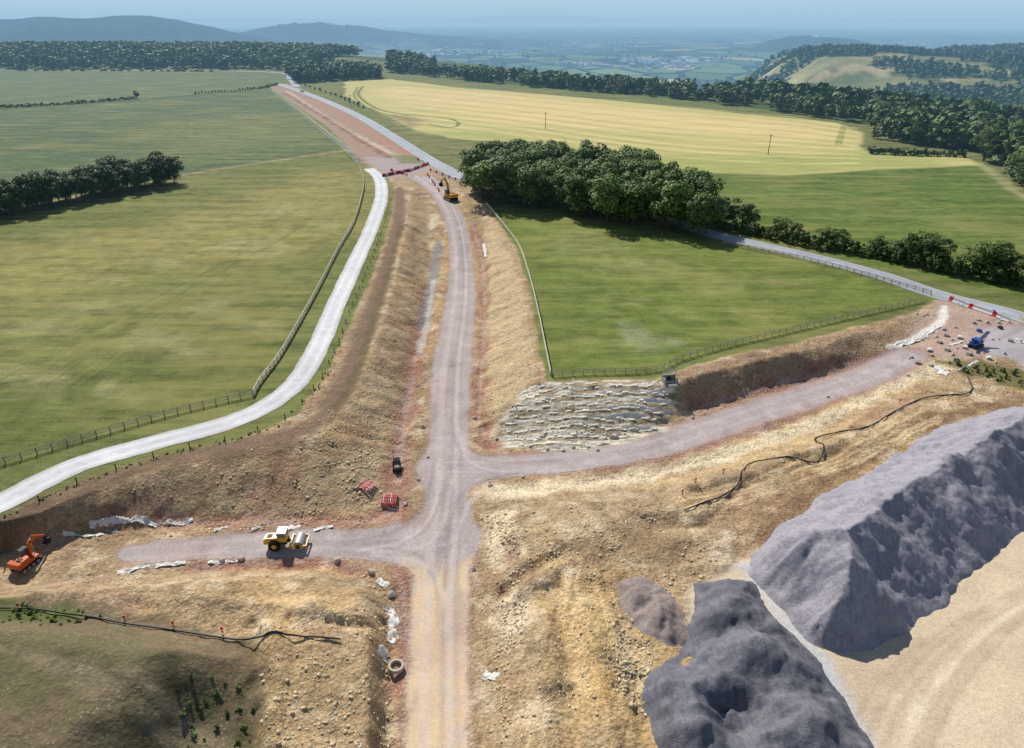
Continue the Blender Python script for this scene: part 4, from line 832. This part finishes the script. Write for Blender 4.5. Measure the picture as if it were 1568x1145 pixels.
def dumper(u,v,z,rz,body,sc=1):
    b=MB(); x,y=P(u,v,z)
    for xx in (-1,1):
        for sy in (-1,1): b.cyl((xx,sy*.55,.42),(xx,sy*.9,.42),.42,1,18); b.cyl((xx,sy*.88,.42),(xx,sy*.93,.42),.2,2,10)
    b.box((0,0,.7),(2.9,.9,.35),1); b.prism([(.1,.9),(.45,1.75),(1.9,1.75),(1.75,.95),(1.2,.75)],-.85,.85,0); b.box((1.1,0,1.72),(1.3,1.45,.1),1); b.box((-1.0,0,1.1),(1.0,1.1,.6),0); b.box((-.35,0,1.15),(.5,.6,.5),1); b.beam((-.6,-.5,1.2),(-.6,-.5,2.5),.08,.08,1); b.beam((-.6,.5,1.2),(-.6,.5,2.5),.08,.08,1); b.beam((-.6,-.5,2.5),(-.6,.5,2.5),.08,.08,1)
    b.obj('site_dumper',[body,TYR,STL],(x,y,float(gz(x,y)[0])),rz,.02,sc)
dumper(608,718,'f',math.radians(100),simple('dull_green_paint_mat',(90,96,86),.6,.2,2),.75)
def barrier_stack(u,v,rz,n=4,lean=0):
    b=MB(); x,y=P(u,v,'f')
    for k in range(n):
        z=.12+.13*k; ox=random.uniform(-.2,.2); oy=random.uniform(-.15,.15); R=Matrix.Rotation(random.uniform(-.12,.12),3,'Z')
        for yy in (-1.0,-.33,.33,1.0): b.box(R@Vector((ox,oy+yy,z)),(2.3,.1,.07),0,rot=R)
        for i in range(9): b.box(R@Vector((ox-1.08+i*.27,oy,z+.06)),(.06,2.1,.04),0 if (i+k)%4 else 1,rot=R)
    b.obj('barrier_stack',[RED,WPL],(x,y,float(gz(x,y)[0])+.02),rz)
barrier_stack(595,768,math.radians(8),4); barrier_stack(562,752,math.radians(-28),2)
def water_barrier(x,y,rz,m):
    b=MB(); b.prism([(-.3,0),(-.3,.15),(-.12,.45),(-.1,.95),(.1,.95),(.12,.45),(.3,.15),(.3,0)],-.72,.72,0); b.box((0,.0,.98),(.12,1.0,.06),0); b.box((0,-.74,.6),(.1,.06,.4),0)
    b.obj('road_barrier',[m],(x,y,float(gz(x,y)[0])+.02),rz,.02,1.15)
for A,B,n in (((588,270),(628,262),11),((628,262),(655,252),8),((655,252),(640,245),3),((600,262),(622,268),5),((672,292),(655,268),7)):
    a0=np.array(P(*A)); a1_=np.array(P(*B)); d=a1_-a0
    for k in range(n):
        p=a0+d*(k/(n-1)); water_barrier(p[0],p[1],math.atan2(d[1],d[0])-math.pi/2+random.uniform(-.06,.06),WPL if k%3==1 else RED)
for k in range(26):
    a0=np.array(P(660,262)); a1_=np.array(P(722,285)); p=a0+(a1_-a0)*k/25; water_barrier(p[0],p[1],math.atan2(*(a1_-a0)[::-1])-math.pi/2,WPL if k%4 else RED)
for k in range(8):
    a0=np.array(P(535,228)); a1_=np.array(P(548,250)); p=a0+(a1_-a0)*k/7; water_barrier(p[0],p[1],math.atan2(*(a1_-a0)[::-1])-math.pi/2,WPL)
for k in range(14):
    a0=np.array(P(1458,462)); a1_=np.array(P(1540,490)); p=a0+(a1_-a0)*k/13; water_barrier(p[0],p[1],math.atan2(*(a1_-a0)[::-1])-math.pi/2,WPL if k%5 else RED)
def pallet(u,v,z,rz,m):
    b=MB(); x,y=P(u,v,z)
    for yy in (-.5,0,.5): b.box((0,yy,.06),(1.2,.1,.1),1)
    for i in range(6): b.box((-.5+i*.2,0,.13),(.12,1.1,.03),1)
    for k in range(2): b.box((random.uniform(-.03,.03),0,.3+k*.25),(1.0,.95,.23),0)
    b.obj('loaded_pallet',[m,fm_],(x,y,float(gz(x,y)[0])),rz,.01,.8)
for u,v,m_ in ((1478,530,WPL),(1465,545,STL),(1500,505,BLU),(1515,545,WPL),(1440,520,STL),(1532,500,DRK),(1450,510,STL),(1548,520,STL),(1425,530,WPL),(1408,545,STL),(1470,515,WPL),(1520,478,BLU),(1485,540,STL),(1452,532,STL)): pallet(u,v,ZF,random.uniform(0,3),m_)
for k,(u,v,r) in enumerate([(random.uniform(1390,1568),random.uniform(478,560),random.uniform(.25,.6)) for _ in range(30)]): boulder(u,v,ZF,r,100+k)
for pts,w in (([(1375,520),(1410,512),(1440,496)],.9),([(1560,515),(1568,522)],1.6),([(1470,560),(1500,548)],.6),([(1455,525),(1475,520)],.7)): sheet(pts,w,z=ZF)
def ring(u,v,z,r):
    x,y=P(u,v,z); b=MB(); n=28
    for k in range(n):
        a=2*math.pi*k/n; c=2*math.pi*(k+1)/n; vs=[]
        for zz in (0,.45):
            for an in (a,c):
                for rr in (r,r*.72): vs.append((rr*math.cos(an),rr*math.sin(an),zz))
        b.add(vs,[(0,2,6,4),(1,5,7,3),(4,6,7,5)],0)
    b.obj('manhole_ring',[simple('concrete_mat',(188,178,162),.85,.15,4)],(x,y,float(gz(x,y)[0])))
ring(607,1024,'f',.85)
x,y=P(1024,592,ZF-1); b=MB()
b.box((0,.6,.5),(2.6,.35,1.6),0); b.box((-1.15,-.5,.35),(.3,1.9,1.3),0,top=(1,.6),sh=(0,.35)); b.box((1.15,-.5,.35),(.3,1.9,1.3),0,top=(1,.6),sh=(0,.35)); b.box((0,-.6,-.05),(2.1,2.2,.2),0); b.cyl((0,.45,.55),(0,.35,.55),.5,1,20)
for xx in np.linspace(-1.2,1.2,7): b.beam((xx,.6,1.3),(xx,.6,2.3),.05,.05,2)
b.beam((-1.2,.6,2.3),(1.2,.6,2.3),.06,.06,2); b.beam((-1.2,.6,1.8),(1.2,.6,1.8),.06,.06,2)
b.obj('culvert_headwall',[simple('headwall_mat',(150,146,136),.9,.2,3),DRK,STL],(x,y,float(gz(x,y)[0])-.2),math.radians(10))
for u,v,z in ((186,935,ZS+2),(263,950,ZS+1.5),(338,958,ZS+1),(22,916,ZS+2),(1108,722,ZS),(1045,755,ZS),(1065,738,ZS),(1380,610,ZS),(1305,650,ZS)):
    x,y=P(u,v,z); b=MB(); b.cyl((0,0,-.2),(0,0,1.0),.04,0,8); b.cyl((0,0,.7),(0,0,1.15),.13,1,10,.09); b.box((0,0,.35),(.3,.04,.22),1)
    b.obj('marker_stake',[fm2,simple('orange_cap_mat',(226,70,30),.5,.1,2)],(x,y,float(gz(x,y)[0])))
pm=simple('pole_mat',(92,82,68),.9,.2,1,haze=True)
def tpole(u,v,h):
    x,y=P(u,v); b=MB(); b.cyl((0,0,-.5),(0,0,h),.2,0,10,.13); b.box((0,0,h-.8),(2.4,.14,.14),0)
    for xx in (-1,-.4,.4,1): b.cyl((xx,0,h-.73),(xx,0,h-.5),.05,0,6)
    b.obj('telegraph_pole',[pm],(x,y,float(gz(x,y)[0])),.3)
tpole(835,197,9.5); tpole(1176,236,9.5); tpole(537,162,8)
def car_mesh(col):
    b=MB(); b.prism([(-2.1,.35),(-2.15,.8),(-1.9,.95),(1.2,.95),(2.05,.8),(2.15,.4)],-.88,.88,0); b.prism([(-1.75,.95),(-1.35,1.42),(.35,1.45),(1.05,.95)],-.78,.78,1); b.box((-.5,0,1.46),(1.6,1.4,.05),0)
    for xx in (-1.35,1.35):
        for sy in (-.8,.8): b.cyl((xx,sy-.1,.33),(xx,sy+.1,.33),.33,2,14)
    return b.obj('parked_car',[simple('car_paint_mat',col,.3,.05,1,spec=.6,haze=True),GLS,TYR])
protos=[car_mesh(c_) for c_ in ((225,225,225),(60,62,66),(150,30,30),(170,175,180),(40,60,110))]
for k in range(34):
    u=random.uniform(20,330); x,y=P(u,107.4+u*.004); m_=random.choice(protos)
    o=bpy.data.objects.new('parked_car',m_.data); coll_link(o); o.location=(x,y-6,float(gz(x,y-6)[0])); o.rotation_euler=(0,0,random.choice([0,math.pi])+random.uniform(-.05,.05)); o.scale=(1.1,)*3
for k,o in enumerate(protos):
    x,y=P(40+k*60,107.5); o.location=(x,y-7,float(gz(x,y-7)[0]))
def van(u,v,rz):
    b=MB(); x,y=P(u,v); b.prism([(-2.6,.4),(-2.65,2.2),(1.0,2.25),(1.7,1.5),(2.5,1.2),(2.6,.4)],-.95,.95,0); b.prism([(1.1,1.55),(1.02,2.1),(1.12,2.12),(1.72,1.5)],-.97,.97,1)
    for xx in (-1.7,1.7):
        for sy in (-.88,.88): b.cyl((xx,sy-.1,.36),(xx,sy+.1,.36),.36,2,14)
    b.obj('white_van',[WHT,GLS,TYR],(x,y,float(gz(x,y)[0])+.06),rz,.03)
van(463,141,math.radians(-52))
# ------------------------------------------------------------------ light, sky, camera
sd=Vector((-.43,.90,0)).normalized(); EL=math.radians(41); S=Vector((sd.x*math.cos(EL),sd.y*math.cos(EL),math.sin(EL)))
sl=bpy.data.lights.new('sun','SUN'); sl.energy=5.0; sl.angle=math.radians(.5); sl.color=(1,.955,.89); so=bpy.data.objects.new('sun',sl); so.rotation_euler=S.to_track_quat('Z','Y').to_euler(); coll_link(so)
w=bpy.data.worlds.new('World'); scene.world=w; w.use_nodes=True; nt=w.node_tree; nt.nodes.clear()
sk=nt.nodes.new('ShaderNodeTexSky'); sk.sky_type='NISHITA'; sk.sun_disc=False; sk.sun_elevation=EL; sk.sun_rotation=math.atan2(S.x,S.y); sk.air_density=1.0; sk.dust_density=.6; sk.altitude=250
bg=nt.nodes.new('ShaderNodeBackground'); bg.inputs[1].default_value=.095
# summer haze layer close to the horizon
tc=nt.nodes.new('ShaderNodeTexCoord'); sp=nt.nodes.new('ShaderNodeSeparateXYZ'); nt.links.new(tc.outputs['Generated'],sp.inputs[0])
cr=nt.nodes.new('ShaderNodeValToRGB'); nt.links.new(sp.outputs['Z'],cr.inputs[0]); e=cr.color_ramp; e.elements[0].position=0; e.elements[0].color=(1,1,1,1); e.elements[1].position=.22; e.elements[1].color=(0,0,0,1); e.interpolation='EASE'
rc=nt.nodes.new('ShaderNodeValToRGB'); nt.links.new(sp.outputs['Z'],rc.inputs[0]); e=rc.color_ramp; e.elements[0].position=0; e.elements[0].color=L4((164,198,224)); e.elements[1].position=.05; e.elements[1].color=L4((194,216,232))
hb=nt.nodes.new('ShaderNodeBackground'); nt.links.new(rc.outputs[0],hb.inputs[0]); hb.inputs[1].default_value=1.0
mx=nt.nodes.new('ShaderNodeMixShader'); ou=nt.nodes.new('ShaderNodeOutputWorld'); nt.links.new(sk.outputs[0],bg.inputs[0]); nt.links.new(cr.outputs[0],mx.inputs[0]); nt.links.new(bg.outputs[0],mx.inputs[1]); nt.links.new(hb.outputs[0],mx.inputs[2]); nt.links.new(mx.outputs[0],ou.inputs[0])
cd=bpy.data.cameras.new('camera'); cd.sensor_width=36; cd.lens=FPX/1568*36; cd.clip_start=1; cd.clip_end=150000
co=bpy.data.objects.new('camera',cd); co.location=(0,0,CAMH); co.rotation_euler=(math.pi/2-PITCH,0,0); coll_link(co); scene.camera=co
scene.view_settings.view_transform='Standard'; scene.view_settings.look='None'; scene.view_settings.exposure=0
